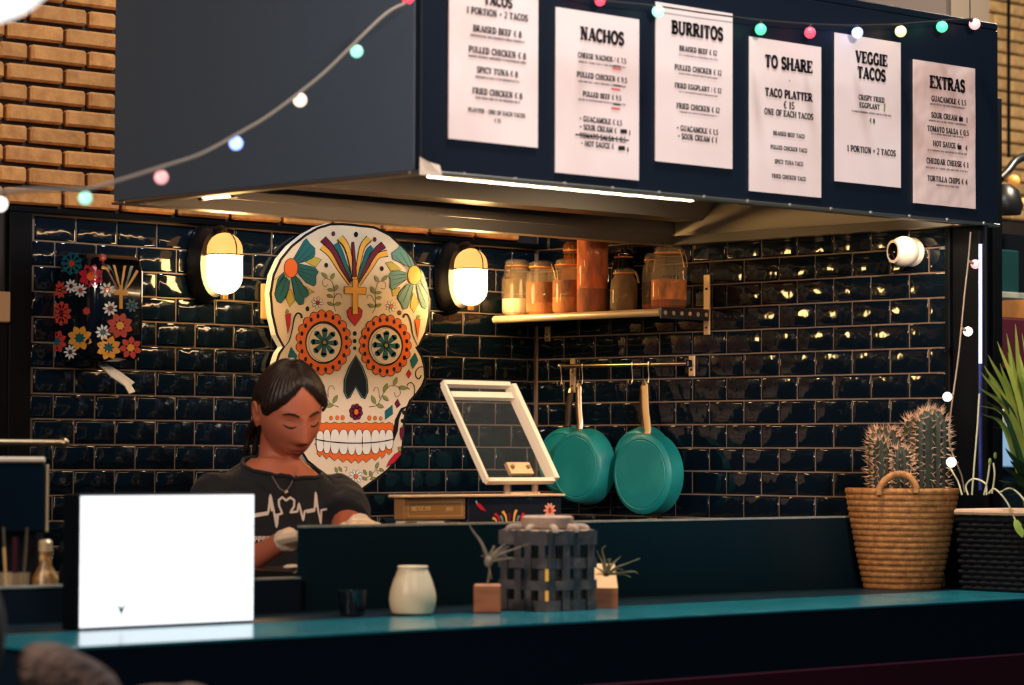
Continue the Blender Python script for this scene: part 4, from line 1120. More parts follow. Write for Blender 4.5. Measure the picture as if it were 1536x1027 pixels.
hm_ = (BL + BR) / 2 + Vector((.015, 0, 0))
bar(hm_ - dn * .034 + Vector((-.038, 0, 0)), hm_ - dn * .034 + Vector((.038, 0, 0)), .032, .010, 'hinge_plate', M_brk)
for dx in (-.026, .026): MB(M_rail).ball(hm_ - dn * .036 + Vector((dx, 0, 0)) + nrm * .007, .006, n=8).build('hinge_screw', flap)
for dx in (-.05, .045):
    a = hm_ + Vector((dx, .01, .0)); MB(M_clearplastic).tube([a, Vector((a.x + .01 * (1 if dx < 0 else -1), -1.14, 1.16))], .008, 8).build('support_leg', flap)
MB(M_brk).tube([hm_ + Vector((-.055, .012, -.03)), hm_ + Vector((.06, .012, -.03))], .004, 6).build('cross_bar', flap)
# ------------------------------------------------------------------ boxes on the prep counter
M_card = mat('brown_card', (150, 108, 62), .6); M_cardline = mat('card_print', (226, 190, 130), .5)
bx = thing('carton', 'brown printed carton lying behind the screen board', 'carton', (-1.476, -1.18, 1.268))
MB(M_card).span((-1.572, -1.20, 1.268), (-1.380, -1.165, 1.318), bev=.002).build('carton_body', bx, smooth=False)
lb = MB(M_cardline)
fy = -1.2006
def cbox(x0, z0, x1, z1, nm): MB(M_cardline).poly([(x0, fy, z0), (x1, fy, z0), (x1, fy, z1), (x0, fy, z1)]).build(nm, bx, smooth=False)
cbox(-1.560, 1.276, -1.392, 1.2772, 'printed_border'); cbox(-1.560, 1.308, -1.392, 1.3092, 'printed_border'); cbox(-1.560, 1.276, -1.559, 1.309, 'printed_border'); cbox(-1.393, 1.276, -1.392, 1.309, 'printed_border')
tx = MB(M_cardline); write_text(tx, 'MEXICAN', -1.520, 1.294, .011, lambda x, z: (x, fy - .0004, z), M_cardline); tx.build('printed_text', bx, smooth=False)
tx = MB(M_cardline); write_text(tx, 'MINI', -1.432, 1.292, .008, lambda x, z: (x, fy - .0004, z), M_cardline); tx.build('printed_text', bx, smooth=False)
nb_ = thing('spice_packets', 'white handwritten label and small red packet under the carton', 'packet', (-1.48, -1.18, 1.16))
M_note = mat('label_paper', (238, 222, 200), .7)
MB(M_note).span((-1.528, -1.196, 1.162), (-1.442, -1.12, 1.264), bev=.002).build('label_pack', nb_, smooth=False)
MB(M_wine).span((-1.440, -1.190, 1.162), (-1.385, -1.12, 1.264), bev=.002).build('red_pack', nb_, smooth=False)
wr_ = MB(M_ink); rr = random.Random(5); xx = -1.520
while xx < -1.452:
    wr_.poly([(xx, -1.1964, 1.252), (xx + .0012, -1.1964, 1.252), (xx + .004, -1.1964, 1.2585 + rr.uniform(-.002, .002)), (xx + .0028, -1.1964, 1.2585)]); xx += rr.uniform(.004, .008)
wr_.build('handwriting', nb_, smooth=False)
M_unit = mat('unit_black', (26, 30, 38), .35); M_lidwood = mat('lid_cream', (222, 190, 146), .5)
un = thing('decorated_box', 'black box painted with a chili, feathers and a flower, cream lid edge', 'box', (-1.22, -1.15, 1.16))
MB(M_unit).span((-1.372, -1.20, 1.162), (-1.066, -1.16, 1.3185), bev=.003).build('box_body', un, smooth=False)
MB(M_lidwood).span((-1.585, -1.212, 1.3195), (-1.064, -1.158, 1.3255), bev=.002).build('lid', un, smooth=False)
def onbox(u, v, L=1):
    p = at(u, v, y=-1.20); return (p.x, -1.2004 - .0004 * L, p.z)
B = Flat(onbox, un); kb = KK(590, 720, 270 / 1536)
B.opoly(kb([(700, 205), (735, 195), (790, 265), (745, 250)]), K_RED, 1, .3).poly(kb([(698, 178), (706, 170), (718, 198), (706, 200)]), K_WHITE, 2).done('chili')
for pts, m in (([(880, 352), (865, 330), (845, 322)], K_YELLOW), ([(905, 352), (890, 310), (865, 285)], K_RED), ([(930, 352), (925, 325), (912, 302)], K_TEAL2), ([(965, 352), (955, 300), (930, 265)], K_YELLOW), ([(990, 352), (990, 280)], K_MAROON), ([(1025, 352), (1035, 290), (1050, 252)], K_YELLOW), ([(1055, 352), (1060, 325), (1072, 300)], K_TEAL2), ([(1085, 352), (1095, 310), (1112, 280)], K_RED), ([(1110, 352), (1120, 330), (1145, 318)], K_YELLOW)):
    B.stroke(kb(pts), 2.2, 4.2, m, 1); B.done('feather')
c = kb([(1333, 258)])[0]
for i in range(10):
    t = 2 * PI * i / 10
    B.poly(leafpts(c[0] + math.cos(t) * 5.4, c[1] + math.sin(t) * 8, 4.6, 2.0, math.degrees(math.atan2(math.sin(t) * 8, math.cos(t) * 5.4))), mat('petal_pink', (232, 150, 116), .5) if i == 0 else MATS['petal_pink'], 1)
B.ell(c[0], c[1], 2.2, 3, K_RED, 3, n=10); B.done('flower')
B.opoly(kb([(1118, 138), (1150, 140), (1188, 165), (1150, 160)]), mat('print_green', (20, 90, 60), .5), 1, .2).done('green_chili')
# ------------------------------------------------------------------ light box
LZ = 1.0855
M_lit = glow('lightbox_panel_glow', (244, 248, 255), 1.2)
M_lbline = mat('lightbox_clear_rail', (200, 208, 218), .3, alpha=.3)
lbx = thing('light_box', 'brightly lit white cinema light box standing on the counter', 'light box', (-2.579, -1.635, LZ))
MB(M_black).span((-2.790, -1.658, LZ), (-2.368, -1.605, LZ + .256), bev=.003).build('case', lbx, smooth=False)
MB(M_lit).span((-2.786, -1.6605, LZ + .004), (-2.372, -1.6585, LZ + .252)).build('lit_panel', lbx, smooth=False)
for k in range(1, 4):
    z = LZ + .004 + .248 * k / 4
    MB(M_lbline).span((-2.786, -1.6622, z - .0012), (-2.372, -1.6606, z + .0012)).build('letter_rail', lbx, smooth=False)
p = at(182, 915, y=-1.6625)
MB(K_NAVY).add([(p.x - .010, -1.6612, p.z + .014), (p.x + .001, -1.6612, p.z + .004), (p.x + .012, -1.6612, p.z + .014), (p.x + .001, -1.6612, p.z - .010)], [(0, 3, 1), (1, 3, 2)]).build('letter_mark', lbx, smooth=False)

def on_ledge(u, v): return at(u, v, z=LZ)
vdir = Vector((C_FWD.x, C_FWD.y, 0)).normalized()          # away from the viewer along the counter top
# ------------------------------------------------------------------ small dark glass cup
M_cup = mat('smoky_glass', (20, 30, 40), .08, alpha=.65, spec=.8)
c0 = on_ledge(527, 924) + vdir * .028
cup = thing('dark_tumbler', 'small dark smoky tumbler left of the vase', 'tumbler', c0)
MB(M_cup).lathe([(.022, 0), (.026, .003), (.0315, .048), (.0330, .052), (.0305, .050), (.0250, .008), (1e-5, .006)], c0, 24).build('cup_glass', cup)
MB(mat('dark_wax', (14, 16, 20), .5)).lathe([(.023, .009), (.0275, .03), (1e-5, .031)], c0, 20).build('wax', cup)
# ------------------------------------------------------------------ cream vase
M_vase = mat('cream_ceramic', (232, 208, 172), .35, vary=(10, (214, 184, 144), .4, .75), sss=.0)
c0 = on_ledge(618, 923) + vdir * .034
vase = thing('ceramic_vase', 'cream ceramic vase with a rounded belly on the counter', 'vase', c0)
s = 1 / 650
prof = [(23, 0), (28, 3), (31, 12), (32, 22), (30.5, 33), (26.5, 46), (22, 57), (20, 62), (20.5, 65)]
MB(M_vase).lathe([(r * s, h * s) for r, h in prof] + [(18 * s, 65 * s), (17.5 * s, 58 * s), (24 * s, 40 * s), (1e-5, 20 * s)], c0, 36).build('vase_body', vase)
MB(M_vase).lathe([(20.2 * s, 63 * s), (21 * s, 64.5 * s), (20.2 * s, 66 * s), (18.2 * s, 65.6 * s)], c0, 32).build('lip', vase)
# ------------------------------------------------------------------ wooden blocks with air plants
M_wood = mat('red_brown_wood', (176, 104, 66), .5, bump=(30, .2, .002), vary=(12, (150, 84, 52), .4, .7), stretch=(1, 1, 6))
M_wood2 = mat('pale_maple', (222, 176, 118), .5, bump=(30, .15, .002), vary=(10, (204, 152, 96), .4, .7))
M_air = mat('air_plant', (150, 128, 106), .7, vary=(40, (110, 96, 84), .3, .7))
M_air2 = mat('air_plant_green', (140, 134, 96), .7, vary=(40, (96, 92, 66), .3, .7))
def airplant(parent, base, specs, m):
    for i, (dx, dz, dy, L, r) in enumerate(specs):
        b = Vector(base); side = _r
        pts = [b, b + side * dx * .35 * L + Vector((0, dy * .3 * L, dz * .5 * L)), b + side * dx * .8 * L + Vector((0, dy * .7 * L, dz * .85 * L)), b + side * (dx * 1.1 + .2 * math.sin(i * 2.1)) * L + Vector((0, dy * L, (dz + .12 * math.cos(i * 1.7)) * L))]
        MB(m).tube(smooth_path(pts, 5), [max(.0010, r * 1.35 * (1 - k / 15.5)) for k in range(16)], 6).build('leaf', parent)
fv = lambda p: vdir * p
# left block: its face is turned to the viewer
c0 = on_ledge(731, 919.5) + vdir * .030
blk = thing('wooden_plant_block', 'red-brown wooden cube holding a curly dried air plant', 'plant holder', c0)
rotv = Matrix.Rotation(math.atan2(vdir.y, vdir.x) - PI / 2, 3, 'Z')
MB(M_wood).box(c0 + Vector((0, 0, .030)), (.058, .056, .060), rot=rotv, bev=.003).build('cube', blk, smooth=False)
bp_ = at(733, 842, y=c0.y)
stem = MB(M_air).tube(smooth_path([c0 + Vector((0, 0, .058)), (c0 + bp_) / 2 + Vector((.004, 0, .035)), bp_], 6), .0022, 6).build('wire_stem', blk)
airplant(blk, bp_, [(-.5, .9, 0, .085, .0035), (-.25, .6, .1, .05, .003), (.3, .75, 0, .05, .0035), (.6, .6, .1, .06, .0035), (.9, .45, -.1, .07, .0035), (1.0, .15, 0, .06, .0035), (.75, .30, .2, .055, .003), (.45, .5, -.2, .055, .003), (-.2, .35, .2, .03, .003), (.1, -.55, 0, .055, .0022), (.5, .12, .3, .05, .003)], M_air)
MB(M_air).ball(bp_, .010, n=10, s=(1, 1, 1.2)).build('bulb', blk)
# right block: sloped top
c0 = on_ledge(906, 912) + vdir * .04
blk = thing('wooden_plant_block', 'pale wooden wedge holding a spiky green-grey air plant, right of the lantern', 'plant holder', c0)
wd = MB(M_wood2)
a, b, h0, h1 = .030, .042, .044, .094
vs = [(-a, -b, 0), (a, -b, 0), (a, b, 0), (-a, b, 0), (-a, -b, h0), (a, -b, h0), (a - .004, b, h1), (-a, b, h1)]
vs = [c0 + rotv @ Vector(p) for p in vs]
wd.add(vs, [(0, 3, 2, 1)], M_wood); wd.add(vs, [(0, 1, 5, 4)], M_wood); wd.add(vs, [(4, 5, 6, 7), (2, 3, 7, 6), (1, 2, 6, 5), (3, 0, 4, 7)], M_wood2)
wd.build('wedge', blk, smooth=False)
bp_ = at(909, 862, y=c0.y)
MB(mat('plant_foot', (48, 36, 32), .7)).tube([bp_ + Vector((-.002, 0, -.024)), bp_ + Vector((0, 0, -.004)), bp_ + Vector((.002, 0, .004))], [.004, .009, .006], 8).build('bulb', blk)
airplant(blk, bp_, [(-.35, .9, 0, .052, .003), (-.1, 1.0, .1, .065, .003), (.25, .8, 0, .05, .003), (.6, .7, .1, .055, .003), (.9, .5, -.1, .06, .003), (1.0, .12, 0, .075, .003), (.8, .3, .2, .05, .0028), (-.7, .45, -.1, .04, .0028), (.1, .7, -.2, .045, .003), (.95, .02, .1, .055, .0026)], M_air2)
# ------------------------------------------------------------------ woven lantern
M_weave = mat('grey_woven_strip', (70, 68, 72), .75, bump=(120, .5, .002), vary=(25, (112, 100, 92), .45, .8), rand=.15)
M_weavetop = mat('pale_woven_top', (176, 150, 130), .7, bump=(120, .4, .002), vary=(20, (130, 108, 96), .4, .7), rand=.1)
cN = on_ledge(820, 917)                                    # near corner of the square basket
LW = .150
x0, y0 = cN.x, cN.y                                        # near corner = (x0, y0); body goes +x along the front and +y along the left side
lan = thing('woven_lantern', 'square grey lantern woven from flat strips with a round collar', 'lantern', (x0 + LW / 2, y0 + LW / 2, LZ))
HB = .172
def side_strips(face):
    for k in range(4):                                     # uprights
        t = (k + .5) / 4 * LW
        w = LW / 4 * .52
        rel = .004 if k % 2 else -.002
        if face == 0: lo, hi = (x0 + t - w / 2, y0 - rel, LZ), (x0 + t + w / 2, y0 + .003 - rel, LZ + HB)
        elif face == 1: lo, hi = (x0 - rel, y0 + t - w / 2, LZ), (x0 + .003 - rel, y0 + t + w / 2, LZ + HB)
        elif face == 2: lo, hi = (x0 + t - w / 2, y0 + LW - .003 + rel, LZ), (x0 + t + w / 2, y0 + LW + rel, LZ + HB)
        else: lo, hi = (x0 + LW - .003 + rel, y0 + t - w / 2, LZ), (x0 + LW + rel, y0 + t + w / 2, LZ + HB)
        MB(M_weave).span(lo, hi, bev=.001).build('upright_strip', lan, smooth=False)
    for k in range(4):
        z0_, z1_ = LZ + (.0, .044, .090, .140)[k], LZ + (.022, .064, .112, .170)[k]
        n = 20; vs = []; 
        for i in range(n + 1):
            t = i / n; off = .0045 * math.sin(t * 4 * PI + (PI if k % 2 else 0))
            for d in (0, .0025):
                for z in (z0_, z1_):
                    if face == 0: vs.append((x0 + t * LW, y0 - .001 - off + d, z))
                    elif face == 1: vs.append((x0 - .001 - off + d, y0 + t * LW, z))
                    elif face == 2: vs.append((x0 + t * LW, y0 + LW + .001 + off - d, z))
                    else: vs.append((x0 + LW + .001 + off - d, y0 + t * LW, z))
        fs = []
        for i in range(n):
            a, b = i * 4, i * 4 + 4
            fs += [(a, b, b + 1, a + 1), (a + 2, a + 3, b + 3, b + 2), (a + 1, b + 1, b + 3, a + 3), (a, a + 2, b + 2, b)]
        fs += [(0, 1, 3, 2), (n * 4, n * 4 + 2, n * 4 + 3, n * 4 + 1)]
        MB(M_weave).add(vs, fs).build('band', lan)
for f_ in range(4): side_strips(f_)
cx_, cy_ = x0 + LW / 2, y0 + LW / 2
for k in range(8):                                         # strips folding over the shoulder to the collar
    a = PI / 4 * k + .2
    dirv = Vector((math.cos(a), math.sin(a), 0)); m_ = max(abs(dirv.x), abs(dirv.y))
    out = dirv / m_ * (LW / 2 - .002)
    pts = [Vector((cx_, cy_, LZ + HB - .006)) + out, Vector((cx_, cy_, LZ + HB + .004)) + out * .93, Vector((cx_, cy_, LZ + HB + .006)) + dirv * .045]
    MB(M_weavetop).tube(smooth_path(pts, 4), .0075, 8).build('shoulder_strip', lan)
tp_ = MB(M_weavetop)
tp_.lathe([(.050, LZ + HB + .000), (.056, LZ + HB + .004), (.056, LZ + HB + .026), (.050, LZ + HB + .030), (.045, LZ + HB + .026), (.045, LZ + HB + .002)], (cx_, cy_, 0), 32).build('collar', lan)
MB(M_weavetop).span((x0 + .004, y0 + .004, LZ + HB - .004), (x0 + LW - .004, y0 + LW - .004, LZ + HB), bev=.002).build('shoulder_plate', lan, smooth=False)
MB(M_weave).span((x0 + .003, y0 + .003, LZ + .0005), (x0 + LW - .003, y0 + LW - .003, LZ + .006)).build('base', lan, smooth=False)
MB(glow('candle_glass_glow', (240, 176, 70), .7)).lathe([(.012, LZ + .0065), (.014, LZ + .02), (.014, LZ + .085), (.010, LZ + .095)], (cx_, cy_, 0), 20).build('candle_jar', lan)
# ------------------------------------------------------------------ cactus in a coiled basket
M_basket = mat('seagrass_basket', (178, 122, 66), .8, bump=(220, .8, .003), vary=(60, (132, 84, 44), .35, .7))
c0 = on_ledge(1360, 884) + vdir * .085
bas = thing('coiled_basket', 'round coiled seagrass basket with loop handles', 'basket', c0)
px = (c0 - CAM).length / F_PX
R0, R1, HBK = 55 * px, 84 * px, 148 * px
prof = []
nco = 17
for i in range(nco):
    z0_ = HBK * i / nco; z1_ = HBK * (i + 1) / nco
    r = R0 + (R1 - R0) * ((i + .5) / nco) ** .85
    for a in (-80, -40, 0, 40, 80):
        t = math.radians(a); prof.append((r + .0045 * math.cos(t) - .002, (z0_ + z1_) / 2 + (z1_ - z0_) / 2 * math.sin(t)))
prof = [(1e-5, 0.0), (R0 * .9, 0.0)] + prof + [(R1 - .012, HBK), (R1 - .014, HBK - .02), (R1 - .016, HBK * .86), (1e-5, HBK * .86)]
bm = MB(M_basket).lathe(prof, c0, 64)
bm.build('basket_wall', bas)
hmid = -vdir                                               # the near handle faces the viewer, left of the middle
def handle(ang, w):
    d = Matrix.Rotation(ang, 3, 'Z') @ hmid; s_ = Vector((-d.y, d.x, 0))
    cpt = c0 + d * (R1 - .002)
    pts = [cpt + s_ * w + Vector((0, 0, HBK - .010)), cpt + s_ * w * .98 + Vector((0, 0, HBK + .006)), cpt + s_ * w * .6 + Vector((0, 0, HBK + .030)), cpt + Vector((0, 0, HBK + .036)), cpt - s_ * w * .6 + Vector((0, 0, HBK + .024)), cpt - s_ * w * .98 + Vector((0, 0, HBK + .0)), cpt - s_ * w + Vector((0, 0, HBK - .016))]
    MB(M_basket).tube(smooth_path(pts, 6), .0085, 10).build('loop_handle', bas)
handle(math.radians(-12), .046); handle(math.radians(168), .046)
MB(mat('potting_soil', (40, 28, 20), .95, bump=(80, .8, .01))).lathe([(R1 - .018, HBK * .861), (R1 - .018, HBK * .90), (1e-5, HBK * .92)], c0, 32).build('soil', bas)
M_cact = mat('cactus_green', (40, 48, 34), .7, vary=(30, (26, 34, 28), .35, .7))
M_spine = mat('cactus_spine', (214, 170, 136), .6)
def cactus(label, u, vb, vt, wpx, off, ribs, seed):
    """column standing in the basket; u, base and top pixels on the plane through the basket shifted by off"""
    pc = c0 + vdir * off
    q = at(u, vb, y=0)
    # stand on the line of sight of (u, vb) at the basket's distance
    d = (at(u, vb, z=1.3) - CAM).normalized(); D = (Vector((pc.x, pc.y, 0)) - Vector((CAM.x, CAM.y, 0))).dot(vdir) / Vector((d.x, d.y, 0)).dot(vdir)
    g = CAM + d * D
    sc_ = D / F_PX
    zb = c0.z + HBK * .88
    zt = (CAM + (at(u, vt, z=3.0) - CAM).normalized() * D).z
    H = zt - zb; R = wpx * sc_ / 2
    t = thing('cactus', label, 'cactus', (g.x, g.y, zb), 'cacti in the coiled basket')
    rr = random.Random(seed); n = ribs * 6; k = 26; vs = []; fs = []
    def prof_r(s_): return R * ((1 - max(0, (s_ - .72) / .28) ** 2.2) ** .5 if s_ > .72 else (.86 + .14 * min(1, s_ * 2.2)))
    for i in range(k + 1):
        s_ = i / k; r = max(prof_r(s_), 1e-4)
        for j in range(n):
            th = 2 * PI * j / n
            vs.append((g.x + r * (1 - .16 * (.5 - .5 * math.cos(ribs * th))) * math.cos(th), g.y + r * (1 - .16 * (.5 - .5 * math.cos(ribs * th))) * math.sin(th), zb + H * s_))
    for i in range(k):
        for j in range(n): fs.append((i * n + j, i * n + (j + 1) % n, (i + 1) * n + (j + 1) % n, (i + 1) * n + j))
    fs.append(tuple(range(k * n, (k + 1) * n)))
    MB(M_cact).add(vs, fs).build('stem', t)
    sp = MB(M_spine)
    step = .0165; na = max(3, int(H / step))
    for rb in range(ribs):
        th = 2 * PI * rb / ribs
        for a in range(na + 1):
            s_ = (a + .5 * (rb % 2)) / na
            if s_ < .05 or s_ > .995: continue
            r = prof_r(s_); o = Vector((g.x + r * math.cos(th), g.y + r * math.sin(th), zb + H * s_))
            upn = min(1, max(0, (s_ - .7) / .3)) ** 1.5
            nrm_ = Vector((math.cos(th) * (1 - upn), math.sin(th) * (1 - upn), upn)).normalized()
            for q_ in range(4 if s_ < .9 else 8):
                dv = (nrm_ + Vector((rr.gauss(0, .45), rr.gauss(0, .45), rr.gauss(.1, .45)))).normalized()
                L = rr.uniform(.010, .024) * (1.2 if s_ > .85 else 1)
                e1 = dv.orthogonal().normalized() * .0009; e2 = dv.cross(e1).normalized() * .0009
                sp.add([o + e1, o - e1 * .5 + e2 * .87, o - e1 * .5 - e2 * .87, o + dv * L], [(0, 1, 3), (1, 2, 3), (2, 0, 3)])
    so = sp.build('spines', t, smooth=False); so['kind'] = 'stuff'
cactus('tall thick cactus, the highest one in the basket', 1398, 736, 612, 50, -.018, 13, 1)
cactus('tall cactus half hidden behind the highest one', 1374, 736, 622, 40, .040, 12, 2)
cactus('medium cactus at the left side of the basket', 1327, 736, 640, 50, .005, 12, 3)
cactus('small round cactus pup between the two large ones', 1352, 736, 698, 28, -.050, 10, 4)
cactus('smallest cactus pup beside the basket handle', 1322, 738, 712, 24, -.058, 9, 5)
# ------------------------------------------------------------------ dark wicker planter with leafy plant
M_wick = mat('black_wicker', (9, 10, 15), .7, spec=.2, bump=(120, .7, .004))
M_wickrim = mat('pale_wicker_rim', (196, 158, 128), .7, bump=(120, .5, .003))
pA = on_ledge(1432, 884)
py0 = -2.02
px0 = at(1438, 880, y=-1.69).x
plr = thing('wicker_planter', 'black wicker trough planter with a pale rim at the right end of the counter', 'planter', (px0 + .1, py0 + .16, LZ))
WX, WY, WH = .20, .33, .195
M_slot = M_wick
nr = 15
for k in range(nr):                                        # woven courses
    z = LZ + WH * (k + .5) / nr; h = WH / nr
    n = 56; pts = []
    per = [(px0 + WX * i / 18, py0) for i in range(18)] + [(px0 + WX, py0 + WY * i / 18) for i in range(18)] + [(px0 + WX - WX * i / 18, py0 + WY) for i in range(18)] + [(px0, py0 + WY - WY * i / 18) for i in range(18)]
    cxp, cyp = px0 + WX / 2, py0 + WY / 2
    path = []
    for i, (x, y) in enumerate(per):
        o_ = .0025 * (1 if (i + k) % 2 else -1); f = 1 + (o_ / .15)
        tp2 = 1 - .05 * (1 - k / nr)
        path.append((cxp + (x - cxp) * f * tp2, cyp + (y - cyp) * f * tp2, z))
    path.append(path[0])
    MB(M_wick).tube(path, h * .52, 6, caps=False).build('woven_course', plr)
rim_path = [(px0 - .004, py0 - .004, LZ + WH), (px0 + WX + .004, py0 - .004, LZ + WH), (px0 + WX + .004, py0 + WY + .004, LZ + WH), (px0 - .004, py0 + WY + .004, LZ + WH), (px0 - .004, py0 - .004, LZ + WH)]
for a, b in zip(rim_path, rim_path[1:]): MB(M_wickrim).tube([a, b], .008, 8).build('rim', plr)
MB(MATS['potting_soil']).span((px0 + .006, py0 + .006, LZ + WH - .035), (px0 + WX - .006, py0 + WY - .006, LZ + WH - .02)).build('soil', plr, smooth=False)
M_leaf = mat('leaf_yellow_green', (176, 182, 84), .45, vary=(8, (110, 140, 52), .35, .7)); M_leafd = mat('leaf_dark_green', (46, 84, 48), .5, vary=(8, (30, 58, 44), .4, .7))
PYC = py0 + .20
base_u = at(1556, 720, y=PYC)
plant = thing('spiky_plant', 'spiky plant with arching yellow-green leaves growing in the wicker planter', 'plant', (base_u.x, PYC, LZ + WH - .02))
rr = random.Random(21)
def blade(root, tip, mid_lift, w, m):
    root, tip = Vector(root), Vector(tip); mid = (root + tip) / 2 + Vector((0, 0, mid_lift))
    pts = smooth_path([root, mid, tip], 6); n = len(pts); vs = []; fs = []
    for i, p in enumerate(pts):
        t = (pts[min(i + 1, n - 1)] - pts[max(i - 1, 0)]).normalized(); s_ = t.cross(Vector((0, .3, 1))).normalized()
        f = i / (n - 1); ww = w * (math.sin(PI * min(1, .12 + .88 * f)) ** .7 if f < .98 else .02) + .0003
        nn = s_.cross(t).normalized()
        vs += [p - s_ * ww, p + nn * ww * .25, p + s_ * ww]
    for i in range(n - 1):
        a = i * 3; fs += [(a, a + 1, a + 4, a + 3), (a + 1, a + 2, a + 5, a + 4)]
    MB(m).add(vs, fs).build('leaf', plant)
tips = [(1470, 556, .03), (1482, 532, .03), (1496, 512, .02), (1510, 500, .02), (1523, 486, .01), (1533, 500, 0), (1476, 548, .04), (1468, 580, .04), (1483, 566, .03), (1500, 545, .03), (1512, 528, .02), (1526, 520, .02), (1478, 600, .04), (1465, 606, .05), (1473, 620, .04), (1500, 590, .03), (1515, 570, .02), (1530, 555, .02), (1560, 470, .0), (1590, 500, .02), (1610, 540, .03), (1620, 590, .04), (1540, 540, .01), (1520, 605, .03), (1490, 640, .04)]
for i, (u, v, lf) in enumerate(tips):
    dy = rr.uniform(-.06, .06)
    tip = at(u, v, y=PYC + dy); root = Vector((base_u.x + rr.uniform(-.02, .02), PYC + rr.uniform(-.02, .02), LZ + WH - .02))
    blade(root, tip, lf + .05, rr.uniform(.0055, .008), M_leafd if i in (12, 15, 23, 24, 16) else M_leaf)
for i, (u, v) in enumerate([(1498, 720), (1505, 700), (1515, 690), (1530, 690), (1502, 735), (1512, 742), (1525, 705), (1540, 712), (1508, 672)]):
    blade(Vector((base_u.x, PYC - .01, LZ + WH - .02)), at(u, v, y=PYC - .05), .03, .009, M_leafd)
# pale runners hanging over the rim
M_run = mat('pale_runner', (206, 200, 160), .6)
for pts in ([(1443, 742), (1437, 722), (1428, 706), (1420, 690)], [(1452, 742), (1449, 728), (1460, 718), (1478, 725), (1480, 742)], [(1458, 742), (1462, 690), (1466, 640), (1469, 590)], [(1483, 740), (1492, 733), (1510, 752), (1524, 782)], [(1500, 738), (1515, 732), (1530, 742), (1545, 762)], [(1476, 742), (1482, 715), (1485, 690)], [(1488, 740), (1492, 712), (1490, 694)]):
    MB(M_run).tube(smooth_path([at(u, v, x=px0 - .008) for u, v in pts], 5), .0022, 6).build('runner', plant)
for u, v in ((1485, 692), (1493, 683)): MB(M_leaf).ball(at(u, v, x=px0 - .008), .006, n=8, s=(1, .5, 1.5)).build('bud', plant)
blade(at(1524, 780, x=px0 - .012), at(1534, 806, x=px0 - .016), .0, .012, M_leaf)
# ------------------------------------------------------------------ the cook behind the counter
M_skin = mat('skin', (184, 104, 76), .5, sss=.15, bump=(300, .03, .0005))
M_hair = mat('dark_brown_hair', (34, 22, 18), .42, spec=.45, bump=(240, .55, .003), stretch=(1, .12, .3))
M_shirt = mat('black_cotton', (17, 21, 29), .9, bump=(14, .5, .03), sheen=.08)
M_print = mat('shirt_print_white', (222, 208, 200), .8)
M_brow = mat('brow_dark', (38, 22, 18), .8); M_lip = mat('lip_rose', (150, 72, 64), .45); M_lash = mat('lash_dark', (26, 16, 14), .7)
M_glove = mat('thin_pale_glove', (232, 210, 186), .5)

def remeshed(mb, voxel, smooth_it, name, parent, m):
    """fuse overlapping closed shapes into one continuous skin"""
    me = bpy.data.meshes.new('tmp'); me.from_pydata([tuple(p) for p in mb.v], [], mb.f); me.update()
    o = bpy.data.objects.new('tmp', me); col.objects.link(o)
    r = o.modifiers.new('r', 'REMESH'); r.mode = 'VOXEL'; r.voxel_size = voxel; r.adaptivity = 0
    if smooth_it:
        s = o.modifiers.new('s', 'SMOOTH'); s.iterations = smooth_it; s.factor = .5
    bpy.context.view_layer.update()
    ev = o.evaluated_get(bpy.context.evaluated_depsgraph_get())
    nm = bpy.data.meshes.new_from_object(ev)
    bpy.data.objects.remove(o); bpy.data.meshes.remove(me)
    off = base_of(parent)
    nm.name = name
    bvh = BVHTree.FromPolygons([tuple(v.co) for v in nm.vertices], [tuple(p.vertices) for p in nm.polygons])
    nm.transform(Matrix.Translation(-off))
    nm.materials.clear(); nm.materials.append(m)
    nm.polygons.foreach_set('use_smooth', [True] * len(nm.polygons)); nm.update()
    ob = bpy.data.objects.new(name, nm); col.objects.link(ob); ob.parent = parent
    return ob, bvh

HC = at(434, 618, y=-.83)                                  # centre of the head
PX, PY = HC.x, HC.y + .05
cook = thing('person', 'person in a black t-shirt looking down behind the counter, dark hair tied back', 'person', (PX, PY, 0))

def face_r(th, ph):
    """head surface point, facing -y, before the head is tilted"""
    dx, dy, dz = math.sin(th) * math.cos(ph), -math.cos(th) * math.cos(ph), math.sin(ph)
    x, y, z = .073 * dx, (.092 if dy < 0 else .100) * dy, .116 * dz
    t = max(0, -z / .116)
    x *= 1 - .34 * t ** 1.6
    if dy > 0: y *= 1 - .62 * t
    else:
        y *= 1 + .10 * t * (1 - abs(dx))
        f = min(1, max(0, (-dy - .15) / .5))
        g = lambda a, s: math.exp(-a * a / (2 * s * s))
        d = 0
        if -.052 < z < .03:
            hN = .005 + .021 * min(1, max(0, (.024 - z) / .054)) if z > -.031 else .026 * max(0, (z + .048) / .017)
            d += hN * g(x, .0085 + .0045 * min(1, max(0, (.01 - z) / .04)))
        d += .004 * (g(abs(x) - .012, .005) * g(z + .034, .006))
        d -= .0085 * g(abs(x) - .031, .014) * g(z - .010, .010)
        d += .0055 * g(abs(x) - .031, .0105) * g(z - .006, .007)
        d += .0035 * g(abs(x) - .030, .018) * g(z - .032, .007)
        d += .004 * g(abs(x) - .046, .014) * g(z + .018, .016)
        d += .0075 * g(x, .019) * g(z + .064, .010)
        d -= .0032 * g(x, .017) * g(z + .0645, .0020)
        d -= .004 * g(x, .018) * g(z + .082, .006)
        d += .007 * g(x, .016) * g(z + .102, .012)
        y -= d * f
    return Vector((x, y, z))
HR = Matrix.Rotation(math.radians(-17), 3, 'Z') @ Matrix.Rotation(math.radians(-4), 3, 'Y') @ Matrix.Rotation(math.radians(24), 3, 'X')
def hw(p): return HC + HR @ Vector(p)
